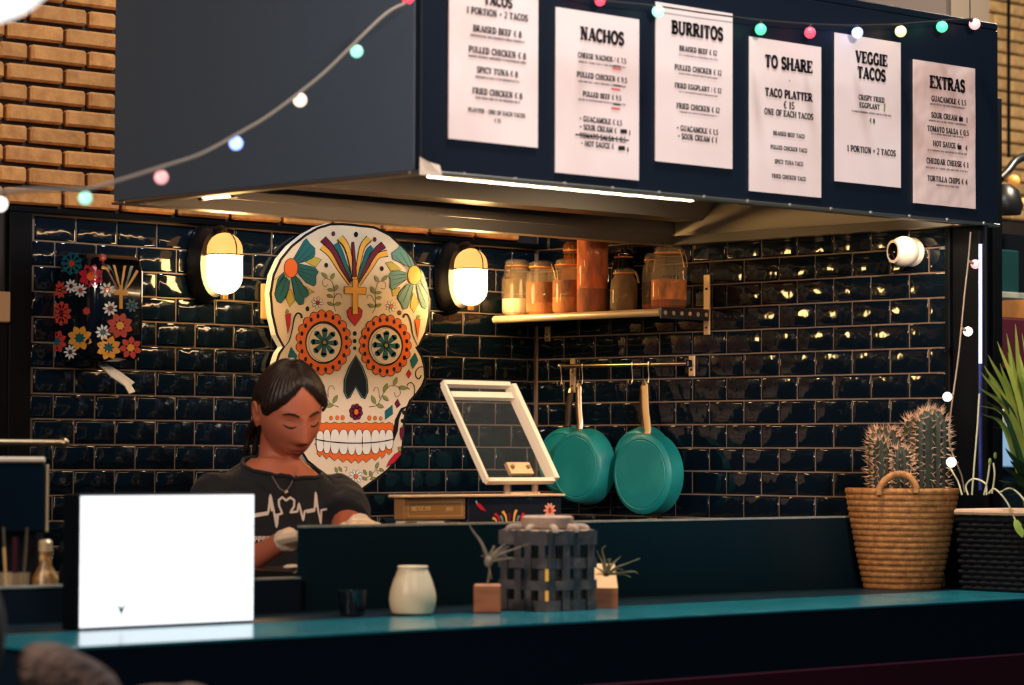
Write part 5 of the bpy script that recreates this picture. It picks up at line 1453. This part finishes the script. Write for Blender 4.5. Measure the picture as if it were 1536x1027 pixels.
def closed_grid(mb, fn, nt, nph, m=None):
    vs = []; fs = []
    for i in range(nph + 1):
        ph = -PI / 2 + PI * i / nph
        for j in range(nt): vs.append(fn(2 * PI * j / nt, ph))
    for i in range(nph):
        for j in range(nt): fs.append((i * nt + j, i * nt + (j + 1) % nt, (i + 1) * nt + (j + 1) % nt, (i + 1) * nt + j))
    mb.add(vs, fs, m)
body = MB(M_skin)
closed_grid(body, lambda t, p: hw(face_r(t, p)), 120, 96)
hb = MB(M_skin); closed_grid(hb, lambda t, p: face_r(t, p), 120, 96)
hbvh = BVHTree.FromPolygons([tuple(v) for v in hb.v], hb.f)
def onface(x, z, lift=.0012):
    h = hbvh.ray_cast(Vector((x, -.3, z)), Vector((0, 1, 0)))
    p = h[0] if h[0] is not None else Vector((x, -.08, z))
    return hw(p + Vector((0, -lift, 0)))
# ears
for sgn in (-1, 1):
    pts = []
    ec = Vector((sgn * .073, .010, -.002))
    body.ball(hw(ec + Vector((sgn * .004, .004, 0))), .017, n=14, s=(.5, .9, 1.6))
    rimp = [hw(ec + Vector((sgn * (.007 + .004 * math.sin(a)), .004 + .016 * math.cos(a) * 1.0 + .003, .026 * math.sin(a)))) for a in [math.radians(-100 + i * 25) for i in range(12)]]
    body.tube(rimp, .0042, 8)
    body.ball(hw(ec + Vector((sgn * .004, -.004, -.026))), .007, n=8, s=(.7, 1, 1.2))
# neck, shoulders, arms
nb = Vector((PX, PY - .015, 1.355))
body.tube(smooth_path([hw((0, .03, -.05)), (hw((0, .035, -.09)) + nb) / 2 + Vector((0, .005, .01)), nb, nb + Vector((0, .02, -.06))], 5), [.052, .050, .049, .048, .048, .048, .048, .049, .050, .052, .054, .056, .058, .060, .062, .064][:16], 20)
SECS = [(1.412, .062, .066, -.030), (1.398, .080, .074, -.028), (1.376, .112, .086, -.018), (1.345, .152, .100, -.008), (1.29, .190, .112, -.002), (1.22, .198, .118, 0), (1.12, .190, .118, .004), (1.00, .186, .118, .01), (.90, .190, .122, .012)]
TW = math.radians(-14)
def torso(mb, grow_, dz, top=0):
    n = 48; vs = []; fs = []; S_ = SECS[top:]
    for z, hwid, hd, oy in S_:
        for j in range(n):
            t = 2 * PI * j / n; e = .8
            x = (hwid + grow_) * math.copysign(abs(math.cos(t)) ** e, math.cos(t)); y = (hd + grow_) * math.copysign(abs(math.sin(t)) ** e, math.sin(t)) + oy
            vs.append((PX + x * math.cos(TW) - y * math.sin(TW), PY + .02 + x * math.sin(TW) + y * math.cos(TW), z + dz))
    for i in range(len(S_) - 1):
        for j in range(n): fs.append((i * n + j, (i + 1) * n + j, (i + 1) * n + (j + 1) % n, i * n + (j + 1) % n))
    fs += [tuple(range(n)), tuple(range((len(S_) - 1) * n, len(S_) * n))[::-1]]
    mb.add(vs, fs)
torso(body, -.007, -.004)
shR, shL = Vector((PX - .165, PY + .03, 1.325)), Vector((PX + .165, PY - .03, 1.325))
elR = Vector((PX - .245, PY - .03, 1.105)); haR = at(426, 811, y=-1.10)
elL = at(520, 812, y=-.97); haL = at(538, 787, y=-1.13)
body.tube(smooth_path([shR, (shR + elR) / 2, elR], 5), [.036, .040, .042, .043, .043, .043, .042, .041, .040, .039, .038], 14)
body.tube(smooth_path([shL, (shL + elL) / 2 + Vector((.02, 0, 0)), elL], 5), [.036, .040, .042, .043, .043, .043, .042, .041, .040, .039, .038], 14)
def forearm(el, ha):
    pts = smooth_path([el, el.lerp(ha, .5), ha], 5)
    body.tube(pts, [.038, .039, .039, .038, .036, .034, .031, .028, .026, .025, .025], 14)
forearm(elR, haR); forearm(elL, haL)
bo, bbvh = remeshed(body, .0032, 2, 'body', cook, M_skin)
def hand(base, fwd, up, side, nm, mt):
    """palm with four curled fingers and a thumb leaving its side"""
    fwd = fwd.normalized(); side = (side - fwd * side.dot(fwd)).normalized(); up = fwd.cross(side).normalized()
    if up.z < 0: up = -up
    hm = MB(mt)
    q = lambda a, b, c: base + fwd * a + side * b + up * c
    rot = Matrix((side, fwd, up)).transposed()
    hm.box(q(.045, 0, 0), (.074, .085, .024), rot=rot, bev=.010)
    hm.tube([q(-.012, 0, 0), q(.02, 0, 0)], [.025, .028], 12)
    for i, (b, L) in enumerate(((-.029, .066), (-.010, .076), (.010, .071), (.028, .056))):
        p0 = q(.078, b, .002); p1 = q(.078 + L * .42, b * 1.06, .004); p2 = q(.078 + L * .74, b * 1.06, -L * .18); p3 = q(.078 + L * .86, b * 1.03, -L * .46)
        hm.tube([p0, p1, p2, p3], [.0092, .0088, .0080, .0066], 8)
        hm.ball(p3, .0066, n=8)
    t0 = q(.018, -.034, -.004); t1 = q(.045, -.056, -.012); t2 = q(.072, -.058, -.022); 
    hm.tube([t0, t1, t2], [.0125, .0110, .0085], 8); hm.ball(t2, .0085, n=8)
    return remeshed(hm, .0022, 1, nm, cook, mt)[0]
fR = (haR - elR).normalized(); fL = (haL - elL).normalized()
hand(haR + fR * .004, Vector((fR.x, fR.y, fR.z * .4)), Vector((0, 0, 1)), Vector((-fR.y, fR.x, 0)) * -1, 'hand', M_glove)
hand(haL + fL * .004, Vector((fL.x + .25, fL.y * .5, -.02)), Vector((0, 0, 1)), Vector((-fL.y, fL.x, 0)), 'hand', M_glove)
# face: brows, lids, lips
for s in (-1, 1):
    MB(M_brow).tube([onface(s * x, z, .0012) for x, z in ((.013, .027), (.024, .032), (.036, .032), (.047, .026))], [.0020, .0028, .0026, .0012], 6).build('eyebrow', bo)
    MB(M_lash).tube([onface(s * x, z, .0006) for x, z in ((.018, .003), (.024, -.0005), (.031, -.002), (.039, -.0005), (.045, .003))], [.0010, .0018, .0022, .0020, .0010], 6).build('eyelashes', bo)
    MB(M_lash).tube([onface(s * x, z, .0002) for x, z in ((.020, .012), (.030, .015), (.042, .012))], [.0004, .0008, .0004], 5).build('lid_crease', bo)
    MB(M_lash).ball(onface(s * .0085, -.043, .0003), .0024, n=8, s=(1.3, .6, .6)).build('nostril', bo)
def lip(z0, hgt, nm, up):
    vs = []; fs = []; n = 12
    for i in range(n + 1):
        x = -.023 + .046 * i / n; k = (1 - (x / .0235) ** 2); bow = (-.0016 * math.exp(-(x / .004) ** 2)) if up else 0
        for j in range(4):
            f = j / 3; vs.append(onface(x, z0 + (hgt * max(k, .02) + bow) * f + (0.0012 * (x / .023) ** 2), .0004 + .0012 * math.sin(PI * f) * k))
    for i in range(n):
        for j in range(3): a = i * 4 + j; fs.append((a, a + 1, a + 5, a + 4))
    MB(M_lip).add(vs, fs).build(nm, bo)
lip(-.0645, .0075, 'upper_lip', True); lip(-.0648, -.0090, 'lower_lip', False)
# hair: cap with a centre parting, pulled back into a low knot
def hairline(th):
    a = abs((math.degrees(th) + 180) % 360 - 180)
    pts = [(0, .090), (8, .084), (24, .068), (40, .048), (56, .028), (70, .008), (80, .006), (88, .024), (100, .016), (112, -.030), (126, -.072), (180, -.080)]
    for (a0, z0), (a1, z1) in zip(pts, pts[1:]):
        if a0 <= a <= a1: return z0 + (z1 - z0) * (a - a0) / (a1 - a0)
    return -.08
hm = MB(M_hair); nt, nph = 160, 100; vs = []; keep = []
for i in range(nph + 1):
    ph = -PI / 2 + PI * i / nph
    for j in range(nt):
        th = 2 * PI * j / nt
        p = face_r(th, ph); hl = hairline(th); dz = p.z - hl
        k = min(1, max(0, dz / .018)); lift = .0020 + .0125 * k ** .6
        n_ = Vector((p.x / .073, p.y / .095, p.z / .116)).normalized()
        if p.y < .04 and p.z > 0: lift -= .006 * math.exp(-(p.x / .0045) ** 2) * min(1, k * 1.5)
        lift += .0016 * math.sin(th * 46 + p.z * 60) * k
        vs.append(hw(p + n_ * lift)); keep.append(dz > -.001)
fs = []
for i in range(nph):
    for j in range(nt):
        f = (i * nt + j, i * nt + (j + 1) % nt, (i + 1) * nt + (j + 1) % nt, (i + 1) * nt + j)
        if all(keep[q] for q in f): fs.append(f)
used = sorted(set(q for f in fs for q in f)); mp = {q: i for i, q in enumerate(used)}
hm.add([vs[q] for q in used], [tuple(mp[q] for q in f) for f in fs])
hair = hm.build('hair', cook, ang=180)
kn = MB(M_hair)
for i in range(9):
    a = 2 * PI * i / 9
    kn.tube(smooth_path([hw((.030 * math.cos(a), .075, -.035 + .02 * math.sin(a))), hw((.034 * math.cos(a), .108, -.050 + .026 * math.sin(a))), hw((.020 * math.cos(a + .8), .132, -.060 + .02 * math.sin(a + .8)))], 5), [.012, .014, .015, .016, .016, .015, .014, .012, .010, .008, .006], 8)
kn.build('hair_knot', hair)
for i in range(6):
    a = i / 5
    st = [hw((-.05 + .10 * a, .085, -.06)), hw((-.055 + .11 * a, .10, -.10)), hw((-.06 + .11 * a, .095, -.14 - .01 * (i % 3))), hw((-.058 + .1 * a, .11, -.165 - .012 * (i % 2)))]
    MB(M_hair).tube(smooth_path(st, 5), [.010, .011, .011, .011, .010, .010, .009, .008, .008, .007, .007, .006, .005, .004, .003, .002], 7).build('loose_strand', hair)
# t-shirt
sh_ = MB(M_shirt)
torso(sh_, 0, 0)
sR = shR.lerp(elR, .80); sL = shL.lerp(elL, .62)
sh_.tube(smooth_path([shR + Vector((.05, 0, .0)), shR + Vector((0, 0, -.005)), shR.lerp(elR, .45), sR], 5), [.046] * 4 + [.054] * 3 + [.062] * 3 + [.066] * 6, 20)
sh_.tube(smooth_path([shL + Vector((-.05, .0, .0)), shL + Vector((0, 0, -.005)), shL.lerp(elL, .35) + Vector((.012, 0, 0)), sL], 5), [.046] * 4 + [.054] * 3 + [.060] * 3 + [.064] * 6, 20)
shirt, sbvh = remeshed(sh_, .0065, 6, 'tshirt', cook, M_shirt)
# neckline: cut open round the neck by dropping faces close to it
import bmesh
bm_ = bmesh.new(); bm_.from_mesh(shirt.data)
nc = Vector((PX + .004, PY - .012, 0))
RX_, RY_ = .080, .076
def cutz(y): return 1.391 + .30 * (y - PY)
def _cut(f):
    c = f.calc_center_median() + base_of(cook)
    return math.hypot(c.x - nc.x, c.y - nc.y) < .12 and c.z > cutz(c.y)
bmesh.ops.delete(bm_, geom=[f for f in bm_.faces if _cut(f)], context='FACES'); bm_.to_mesh(shirt.data); bm_.free()
edge = []
for i in range(48):
    a = 2 * PI * i / 48
    for k in range(90):                                     # walk outwards until the cut line
        r_ = .04 + k * .001; x = nc.x + r_ * math.cos(a); y = nc.y + r_ * math.sin(a)
        h = sbvh.ray_cast(Vector((x, y, 1.6)), Vector((0, 0, -1)))
        if h[0] is None: break
        if r_ > .12 or h[0].z <= cutz(y):
            edge.append(h[0] + Vector((0, 0, .001))); break
MB(M_shirt).tube(edge + edge[:1], .005, 8, caps=False).build('collar', shirt)
def on_shirt(u, v, lift=.0012):
    d = (at(u, v, y=-.8) - CAM).normalized()
    h = sbvh.ray_cast(CAM, d)
    if h[0] is None: return None
    return h[0] + h[1] * lift, h[1]
def ribbon(pts, w, m, nm, par, lift=.0012, kk=lambda p: p):
    P = []
    for a, b in zip(pts, pts[1:]):
        L = max(2, int(math.hypot(b[0] - a[0], b[1] - a[1]) / 2))
        P += [(a[0] + (b[0] - a[0]) * i / L, a[1] + (b[1] - a[1]) * i / L) for i in range(L)]
    P.append(pts[-1])
    W3 = [on_shirt(u, v, lift) for u, v in P]; W3 = [x for x in W3 if x]
    if len(W3) < 2: return
    mb = MB(m); vs = []
    for i, (p, n) in enumerate(W3):
        t = (W3[min(i + 1, len(W3) - 1)][0] - W3[max(i - 1, 0)][0]).normalized(); s = t.cross(n).normalized()
        vs += [p - s * w / 2, p + s * w / 2]
    mb.add(vs, [(2 * i, 2 * i + 1, 2 * i + 3, 2 * i + 2) for i in range(len(W3) - 1)])
    return mb.build(nm, par, smooth=False)
ks = KK(300, 660, 270 / 1320)
ekg = [(350, 556), (400, 548), (440, 538), (500, 530), (515, 400), (540, 520), (560, 638), (572, 545), (602, 536), (578, 480), (576, 440), (602, 418), (630, 442), (660, 420), (690, 440), (688, 486), (660, 530), (712, 522), (724, 462), (755, 588), (766, 520), (838, 514), (846, 382), (862, 500), (884, 612), (888, 512), (932, 503)]
ribbon(ks(ekg), .0052, M_print, 'heartbeat_print', shirt)
for a, b in (((395, 552), (500, 534)), ((778, 522), (838, 512))): ribbon(ks([a, b]), .009, M_print, 'print_bar', shirt, .0016)
ribbon(ks([(512, 420), (530, 520)]), .008, M_print, 'print_bar', shirt, .0016); ribbon(ks([(552, 540), (562, 615)]), .009, M_print, 'print_bar', shirt, .0016); ribbon(ks([(848, 400), (856, 490)]), .007, M_print, 'print_bar', shirt, .0016)
for xs in (398, 428, 458, 490, 520):
    ribbon(ks([(xs, 705), (xs + 2, 745)]), .0035, M_print, 'print_letter', shirt); ribbon(ks([(xs, 712), (xs + 16, 706), (xs + 18, 724), (xs + 2, 730)]), .003, M_print, 'print_letter', shirt)
ribbon(ks([(512, 232), (540, 290), (580, 355), (624, 380), (660, 330), (700, 240), (712, 200)]), .0022, mat('necklace_cord', (120, 112, 112), .4), 'necklace', cook, .003)
p = on_shirt(*ks([(624, 384)])[0], .005)
if p: MB(M_rail).ball(p[0], .006, n=10).build('pendant', cook)
# trousers and shoes below the counter
M_trous = mat('black_trousers', (20, 21, 26), .9)
tr = MB(M_trous)
tr.tube(smooth_path([(PX, PY + .03, .98), (PX, PY + .03, .90), (PX, PY + .03, .82)], 4), .125, 20, flat=1)
for s in (-1, 1): tr.tube(smooth_path([(PX + s * .075, PY + .03, .88), (PX + s * .09, PY + .02, .50), (PX + s * .095, PY + .03, .06)], 5), [.088, .086, .082, .078, .072, .066, .062, .060, .056, .052, .050], 16)
remeshed(tr, .012, 3, 'trousers', cook, M_trous)
for s in (-1, 1): MB(M_lampblk).box((PX + s * .095, PY - .02, .035), (.09, .25, .07), bev=.03).build('shoe', cook)
# ------------------------------------------------------------------ string lights
M_cord = mat('beige_light_cord', (150, 128, 108), .6)
M_cordd = mat('dark_light_cord', (40, 36, 34), .6)
BG = {k: glow('bulb_' + k, c, s) for k, c, s in (('white', (255, 244, 230), 3.0), ('mint', (150, 230, 205), 1.6), ('pink', (240, 160, 160), 1.5), ('blue', (140, 165, 255), 3.0), ('warm', (255, 226, 196), 2.0), ('red', (235, 60, 80), 2.2), ('green', (70, 220, 140), 2.2), ('yellow', (255, 214, 140), 2.2))}
def string_lights(label, cord, bulbs, ys, cm, rad=.0026, group='strings of coloured bulbs'):
    """cord and bulbs given with the depth of the hanging string"""
    yf = (lambda u: ys) if not callable(ys) else ys
    P = [at(u, v, y=yf(u)) for u, v in cord]
    t = thing('string_lights', label, 'string lights', P[len(P) // 2], group)
    MB(cm).tube(smooth_path(P, 5), rad, 8).build('cord', t)
    for u, v, su, sv, c, r in bulbs:
        b = at(u, v, y=yf(u)); s = at(su, sv, y=yf(u)); px_ = (b - CAM).length / F_PX
        g = MB(BG[c]).ball(b, r * px_, n=20).build('bulb', t)
        d = (s - b)
        MB(cm).tube([s, b + d.normalized() * r * px_ * .9], [.0032, .0048], 8).build('socket', g)
    return t
string_lights('string of coloured bulbs swagging past the grey side of the hood', [(640, -14), (612, 3), (580, 20), (535, 62), (490, 106), (450, 139), (400, 176), (354, 203), (300, 232), (242, 251), (185, 269), (128, 284), (60, 284), (0, 288), (-60, 292)],
    [(0, 306, 0, 290, 'white', 10), (128, 297, 126, 284, 'mint', 9.5), (242, 266, 240, 251, 'pink', 10), (354, 215, 350, 203, 'blue', 10), (450, 150, 447, 139, 'warm', 10), (535, 77, 532, 64, 'mint', 9.5), (612, -3, 610, -12, 'red', 9)],
    lambda u: -1.72 - max(0, (620 - u)) / 620 * .5, M_cord, .0036)
string_lights('string of coloured bulbs along the top edge of the menu front', [(840, -14), (900, 0), (985, 9), (1060, 20), (1141, 30), (1215, 36), (1285, 38), (1351, 36), (1413, 31), (1461, 28)],
    [(900, 1, 898, -6, 'red', 8), (987, 17, 985, 9, 'mint', 9), (1141, 44, 1141, 31, 'green', 8.5), (1215, 49, 1215, 36, 'red', 8.5), (1286, 49, 1284, 38, 'blue', 8.5), (1351, 47, 1349, 36, 'yellow', 8.5), (1413, 40, 1411, 31, 'green', 8.5), (1462, 36, 1455, 29, 'pink', 8.5)], -1.69, M_cordd, .002)
string_lights('string of pale bulbs hanging down the black corner post', [(1456, 348), (1454, 372), (1452, 396), (1447, 440), (1442, 492), (1437, 540), (1430, 590), (1425, 630), (1424, 662), (1432, 688), (1442, 712), (1447, 738)],
    [(1463, 396, 1453, 392, 'pink', 7), (1452, 497, 1442, 492, 'white', 7), (1421, 595, 1429, 592, 'white', 7), (1427, 693, 1436, 694, 'white', 7.5)], -1.69, M_cord, .002)
w_ = tag(MB(M_cordd).tube([at(1455, 30, y=-1.69), at(1455, -30, y=-1.69)], .0016, 6).build('hanging_wire'), 'thin wire holding up the bulb string at the far end of the hood', 'wire')
# ------------------------------------------------------------------ cold tube at the post
p0, p1 = at(1470.5, 366, y=-1.672), at(1470.5, 545, y=-1.672)
tl = thing('light_tube', 'thin cold white light tube on the edge of the black post', 'light tube', p1)
MB(glow('cold_tube_glow', (176, 186, 255), 1.6)).tube([p0, p1], .0045, 8).build('lit_tube', tl)
MB(M_black).tube([at(1470.5, 346, y=-1.672), p0 + Vector((0, 0, .001))], .006, 8).build('end_cap', tl)
MB(mat('tube_lower_blue', (30, 44, 110), .4)).tube([p1 - Vector((0, 0, .001)), at(1470.5, 735, y=-1.672)], .005, 8).build('lower_tube', tl)
# ------------------------------------------------------------------ brick wall and bar beyond the kitchen
BY = 1.0
xa, xb = at(1478, 100, y=BY).x, at(1560, 100, y=BY).x
z_lo, z_hi = at(1510, 330, y=BY).z, at(1510, -30, y=BY).z
wf = MB(M_mortar).span((0.35, BY + .006, 0), (5.0, BY + .16, 4.9))
wall_far = struct(wf.build('wall_far', smooth=False), 'yellow brick wall beyond the kitchen')
lay_bricks(wall_far, xa - .45, xb + .35, BY, z_lo, z_hi, M_brick_far, g=.008)
ws = MB(mat('taupe_bulkhead', (112, 100, 90), .7)).span((at(1340, 20, y=.4).x, .4, at(1480, 60, y=.4).z), (at(1484, 20, y=.4).x, .5, 4.0))
struct(ws.build('wall_upper', smooth=False), 'taupe wall above the far end of the hood')
tag(MB(M_black).tube([at(1513, 236, y=.6), at(1513, -40, y=.6)], .007, 8).build('hanging_cable'), 'black cable hanging in front of the yellow bricks', 'cable')
bxr = struct(MB(M_black).span((at(1490, 200, y=-.9).x, -.9, 0.0), (at(1504, 200, y=-.9).x, -.8, at(1495, 145, y=-.9).z), bev=.004).build('dark_box_upright', smooth=False), 'dark box behind the far end of the hood, lengthened to the floor as a black upright')  # dark box with an added lower part down to the floor
lm = thing('bar_lamp', 'black curved bar lamp with amber globes at the right edge', 'lamp', at(1515, 322, y=-.4))
MB(M_lampblk).tube(smooth_path([at(1500, 268, y=-.4), at(1512, 256, y=-.4), at(1525, 240, y=-.4), at(1545, 232, y=-.4)], 5), .014, 10).build('arm', lm)
MB(M_lampblk).lathe([(.05, 0), (.06, .03), (.045, .08), (.02, .10)], at(1508, 322, y=-.4), 20).build('housing', lm)
for (u, v, r) in ((1521, 271, 9), (1535, 305, 8)):
    p = at(u, v, y=-.42); MB(glow('amber_globe_%d' % u, (200, 130, 60), .9)).ball(p, r * (p - CAM).length / F_PX, n=16).build('globe', lm)
# back bar seen through the gap
YB = -.6
def slab(u0, v0, u1, v1, y, d, m, nm, lab, cat=None, bev=.004):
    a, b = at(u0, v1, y=y), at(u1, v0, y=y)
    o = MB(m).span((a.x, y, a.z), (b.x, y + d, b.z), bev=bev).build(nm, smooth=False)
    return tag(o, lab, cat) if cat else struct(o, lab)
bb = MB(M_black).span((at(1476, 500, y=YB + .25).x, YB + .26, 0), (at(1580, 500, y=YB + .25).x, YB + .36, at(1500, 352, y=YB + .3).z))
struct(bb.build('wall_backbar', smooth=False), 'dark panelling of the back bar')
slab(1476, 376, 1529, 438, YB, .02, mat('green_glass', (22, 52, 54), .15, spec=.5), 'green_glass_slab', 'dark green glass panel beside the corner post', 'glass_panel')  # a single glass panel standing alone, nothing built around it
slab(1474, 440, 1545, 444, YB - .05, .25, M_tealedge, 'bar_shelf', 'thin grey shelf below the green glass panel', 'shelf', .001)
slab(1500, 447, 1545, 477, YB + .22, .15, mat('yellow_crate', (150, 100, 44), .6, vary=(8, (110, 70, 32), .4, .6)), 'yellow_tray', 'yellow tray at the right edge below the glass panel', 'tray')
slab(1500, 479, 1545, 552, YB + .21, .04, M_wine, 'red_crate', 'wine red crate below the yellow tray', 'crate')
slab(1472, 642, 1560, 700, YB, .25, glow('cold_display_glow', (128, 168, 206), .55), 'cold_display', 'pale blue lit cold display behind the wicker planter', 'display')
slab(1472, 700, 1560, 900, YB + .01, .24, M_front, 'display_base', 'dark base under the cold display')
M_roll = mat('pale_roll', (232, 206, 180), .7, vary=(9, (214, 150, 96), .5, .8))
for i, (u, v, r, m) in enumerate(((1477, 618, 17, 0), (1500, 620, 16, 1), (1520, 622, 18, 2))):
    p = at(u, v, y=YB + .1); k = r * (p - CAM).length / F_PX
    zb_ = at(1500, 642, y=YB).z
    o = MB(M_roll).ball((p.x, p.y, zb_ + k * .95), k, n=16, s=(1, 1, .95)).build('bread_roll')
    tag(o, ('white round roll on the cold display nearest the post', 'middle cream roll on the cold display', 'golden roll on the cold display under the leaves')[i], 'roll', 'rolls on the cold display')
# ------------------------------------------------------------------ left: till corner behind the low board
p = at(2, 484, y=-.01)
struct(MB(mat('pale_ledge', (188, 150, 112), .6)).span((-2.3, -.03, at(5, 484, y=0).z), (-1.865, 0, at(5, 438, y=0).z), bev=.003).build('trim_5', smooth=False), 'pale ledge left of the black tiles')
struct(MB(M_black).span((-2.5, -.012, 0), (-1.862, .004, at(5, 484, y=0).z - .002)).build('wall_left_panel', smooth=False), 'dark panel left of the black tiles')
TZ = 1.03
r0 = at(96, 664, y=-1.0)
sr = thing('steel_bar', 'thin steel bar with a round end knob left of the cook', 'bar', r0)
MB(M_rail).tube([Vector((-2.9, -1.0, r0.z)), r0], .007, 10).build('bar', sr); MB(M_rail).ball(r0, .011, n=12).build('knob', sr)
for x in (-2.75, r0.x - .06): MB(M_lampblk).tube([(x, -1.0, 0.0), (x, -1.0, r0.z - .007)], .008, 8).build('post', sr)
a, b = at(-40, 800, y=-1.22), at(70, 694, y=-1.22)
mo = thing('till_screen', 'dark till screen with a pale top edge at the left edge', 'screen', ((a.x + b.x) / 2, -1.2, TZ))
MB(mat('screen_dark', (8, 20, 30), .2)).span((a.x, -1.22, a.z), (b.x, -1.19, b.z), bev=.004).build('display', mo, smooth=False)
MB(mat('pale_bezel', (214, 190, 166), .4)).span((a.x, -1.224, b.z + .0005), (b.x - .004, -1.186, b.z + .012), bev=.003).build('top_bezel', mo, smooth=False)
MB(M_brk).span((b.x + .0005, -1.222, a.z), (b.x + .005, -1.188, b.z - .004), bev=.001).build('side_bezel', mo, smooth=False)
MB(M_lampblk).span((a.x + .10, -1.205, TZ), (a.x + .16, -1.18, a.z)).build('stand', mo, smooth=False)
def standing(u, y): return Vector((at(u, 860, y=y).x, y, TZ))
g0 = standing(22, -1.30)
gl = thing('straw_glass', 'glass of stirrers in front of the till screen', 'glass', g0)
MB(M_glass).lathe([(.026, 0), (.028, .004), (.032, .15), (.0305, .15), (.026, .008), (1e-5, .007)], g0, 20).build('glass', gl)
for i in range(6):
    a_ = i * 1.05; MB((M_hbrass, M_wine, M_hsteel)[i % 3]).tube([g0 + Vector((.01 * math.cos(a_), .01 * math.sin(a_), .01)), g0 + Vector((.026 * math.cos(a_), .026 * math.sin(a_), .20 + .02 * (i % 3)))], .003, 6).build('stirrer', gl)
g0 = standing(68, -1.33)
bt = thing('spice_bottle', 'small amber patterned bottle beside the light box', 'bottle', g0)
MB(mat('patterned_bottle', (120, 84, 44), .3, vary=(40, (220, 180, 120), .5, .7))).lathe([(.022, 0), (.026, .005), (.026, .14), (.012, .165), (.012, .19)], g0, 20).build('bottle_body', bt)
MB(M_brk).lathe([(.014, .191), (.014, .21), (.010, .215)], g0, 16).build('cap', bt)
g0 = standing(104, -1.27)
ml = thing('pepper_mill', 'black pepper mill with a round head beside the light box', 'pepper mill', g0)
MB(M_lampblk).lathe([(.026, 0), (.026, .02), (.018, .07), (.024, .13), (.018, .16), (.010, .172)], g0, 20).build('mill_body', ml)
MB(M_lampblk).ball(g0 + Vector((0, 0, .19)), .024, n=16).build('mill_head', ml)
# white utensil rest on the low board near the cook
p = at(441, 850, y=-1.25)
ut = thing('ladle', 'pale ladle handle standing behind the low board by the cook', 'ladle', (p.x, -1.25, 1.16))
MB(M_glove).tube([(p.x + .004, -1.25, 1.16), (p.x, -1.25, p.z - .004)], .005, 8).build('stem', ut); MB(M_glove).ball((p.x - .006, -1.25, p.z), .014, n=12, s=(1.6, 1, .45)).build('head', ut)
# ------------------------------------------------------------------ paper globe at the upper left
p = at(-28, -92, y=-3.0)
gk = thing('globe_lamp', 'large white globe lamp cut off by the upper left corner', 'lamp', p)
k = (p - CAM).length / F_PX
MB(glow('globe_lamp_glow', (250, 246, 242), 1.5)).ball(p, 124 * k, n=40).build('globe', gk)
MB(mat('globe_ring', (90, 60, 50), .6)).lathe([(.03, .0), (.03, .03)], p + Vector((0, 0, 123 * k)), 16).build('top_ring', gk)
MB(M_cordd).tube([p + Vector((0, 0, 124 * k + .03)), Vector((p.x, p.y, 4.99))], .004, 6).build('flex', gk)
# ------------------------------------------------------------------ customer at the lower left, out of focus
D4 = 4.3
def near(u, v, d=D4):
    q = (at(u, v, y=0) - CAM).normalized(); return CAM + q * (d / q.dot(C_FWD))
k4 = D4 / F_PX
hc = near(-88, 945)
cust = thing('person', 'customer in a dark coat with a grey-brown fur hood, blurred at the lower left corner', 'person', (hc.x, hc.y, 0))
M_coat = mat('dark_coat', (10, 14, 22), .8); M_fur = mat('grey_brown_fur', (120, 98, 86), .95, bump=(50, 1.0, .02), vary=(14, (62, 54, 58), .35, .65))
bd_ = MB(M_coat)
bd_.ball(hc, .105, n=24, s=(.92, .92, 1.12))
bd_.tube(smooth_path([hc + Vector((0, 0, -.06)), hc + Vector((0, 0, -.16)), hc + Vector((0, 0, -.24))], 4), [.06, .06, .062, .07, .08, .09, .10, .12, .14], 16)
for s in (-1, 1):
    bd_.tube(smooth_path([hc + Vector((0, 0, -.25)), hc + _r * s * .15 + Vector((0, 0, -.27)), hc + _r * s * .21 + Vector((0, 0, -.45)), hc + _r * s * .20 + vdir * .16 + Vector((0, 0, -.60))], 5), [.11, .10, .095, .09, .085, .08, .075, .07, .066, .062, .06, .056, .052, .048, .046, .044], 14)
    bd_.tube(smooth_path([hc + _r * s * .09 + Vector((0, 0, -.82)), hc + _r * s * .10 + vdir * .30 + Vector((0, 0, -.86)), hc + _r * s * .10 + vdir * .36 + Vector((0, 0, -hc.z + .05))], 5), [.09] * 6 + [.06] * 5, 14)
bd_.tube(smooth_path([hc + Vector((0, 0, -.26)), hc + Vector((0, 0, -.55)), hc + Vector((0, 0, -.88))], 5), [.15, .16, .165, .165, .16, .16, .16, .165, .17, .165, .14], 18)
remeshed(bd_, .012, 3, 'body', cust, M_coat)
fu = MB(M_fur)
fu.tube(smooth_path([near(30, 1010), near(70, 1004), near(100, 1012), near(135, 1030), near(165, 1060), near(180, 1110)], 5), [a * k4 for a in ([26, 34] + [42] * 8 + [38] * 8 + [32] * 8)], 16)
fu.tube(smooth_path([near(190, 1060), near(240, 1052), near(300, 1060), near(340, 1090)], 5), [a * k4 for a in [26] * 8 + [32] * 8], 14)
fo, _ = remeshed(fu, .006, 2, 'fur_hood', cust, M_fur)
MB(mat('red_lining', (170, 50, 40), .7)).tube([near(42, 1012), near(52, 1024), near(60, 1040)], [3 * k4, 6 * k4, 6 * k4], 8).build('red_lining', cust)
M_stool = mat('stool_wood', (80, 56, 40), .6)
st_ = thing('bar_stool', 'wooden bar stool under the customer at the lower left corner', 'stool', (hc.x, hc.y, 0))
sz_ = hc.z - .975
MB(M_stool).lathe([(.16, sz_ - .04), (.17, sz_ - .02), (.165, sz_)], (hc.x, hc.y, 0), 28).build('seat', st_)
for i in range(4):
    a_ = PI / 4 + i * PI / 2; MB(M_stool).tube([(hc.x + .11 * math.cos(a_), hc.y + .11 * math.sin(a_), sz_ - .04), (hc.x + .18 * math.cos(a_), hc.y + .18 * math.sin(a_), 0)], .016, 8).build('leg', st_)
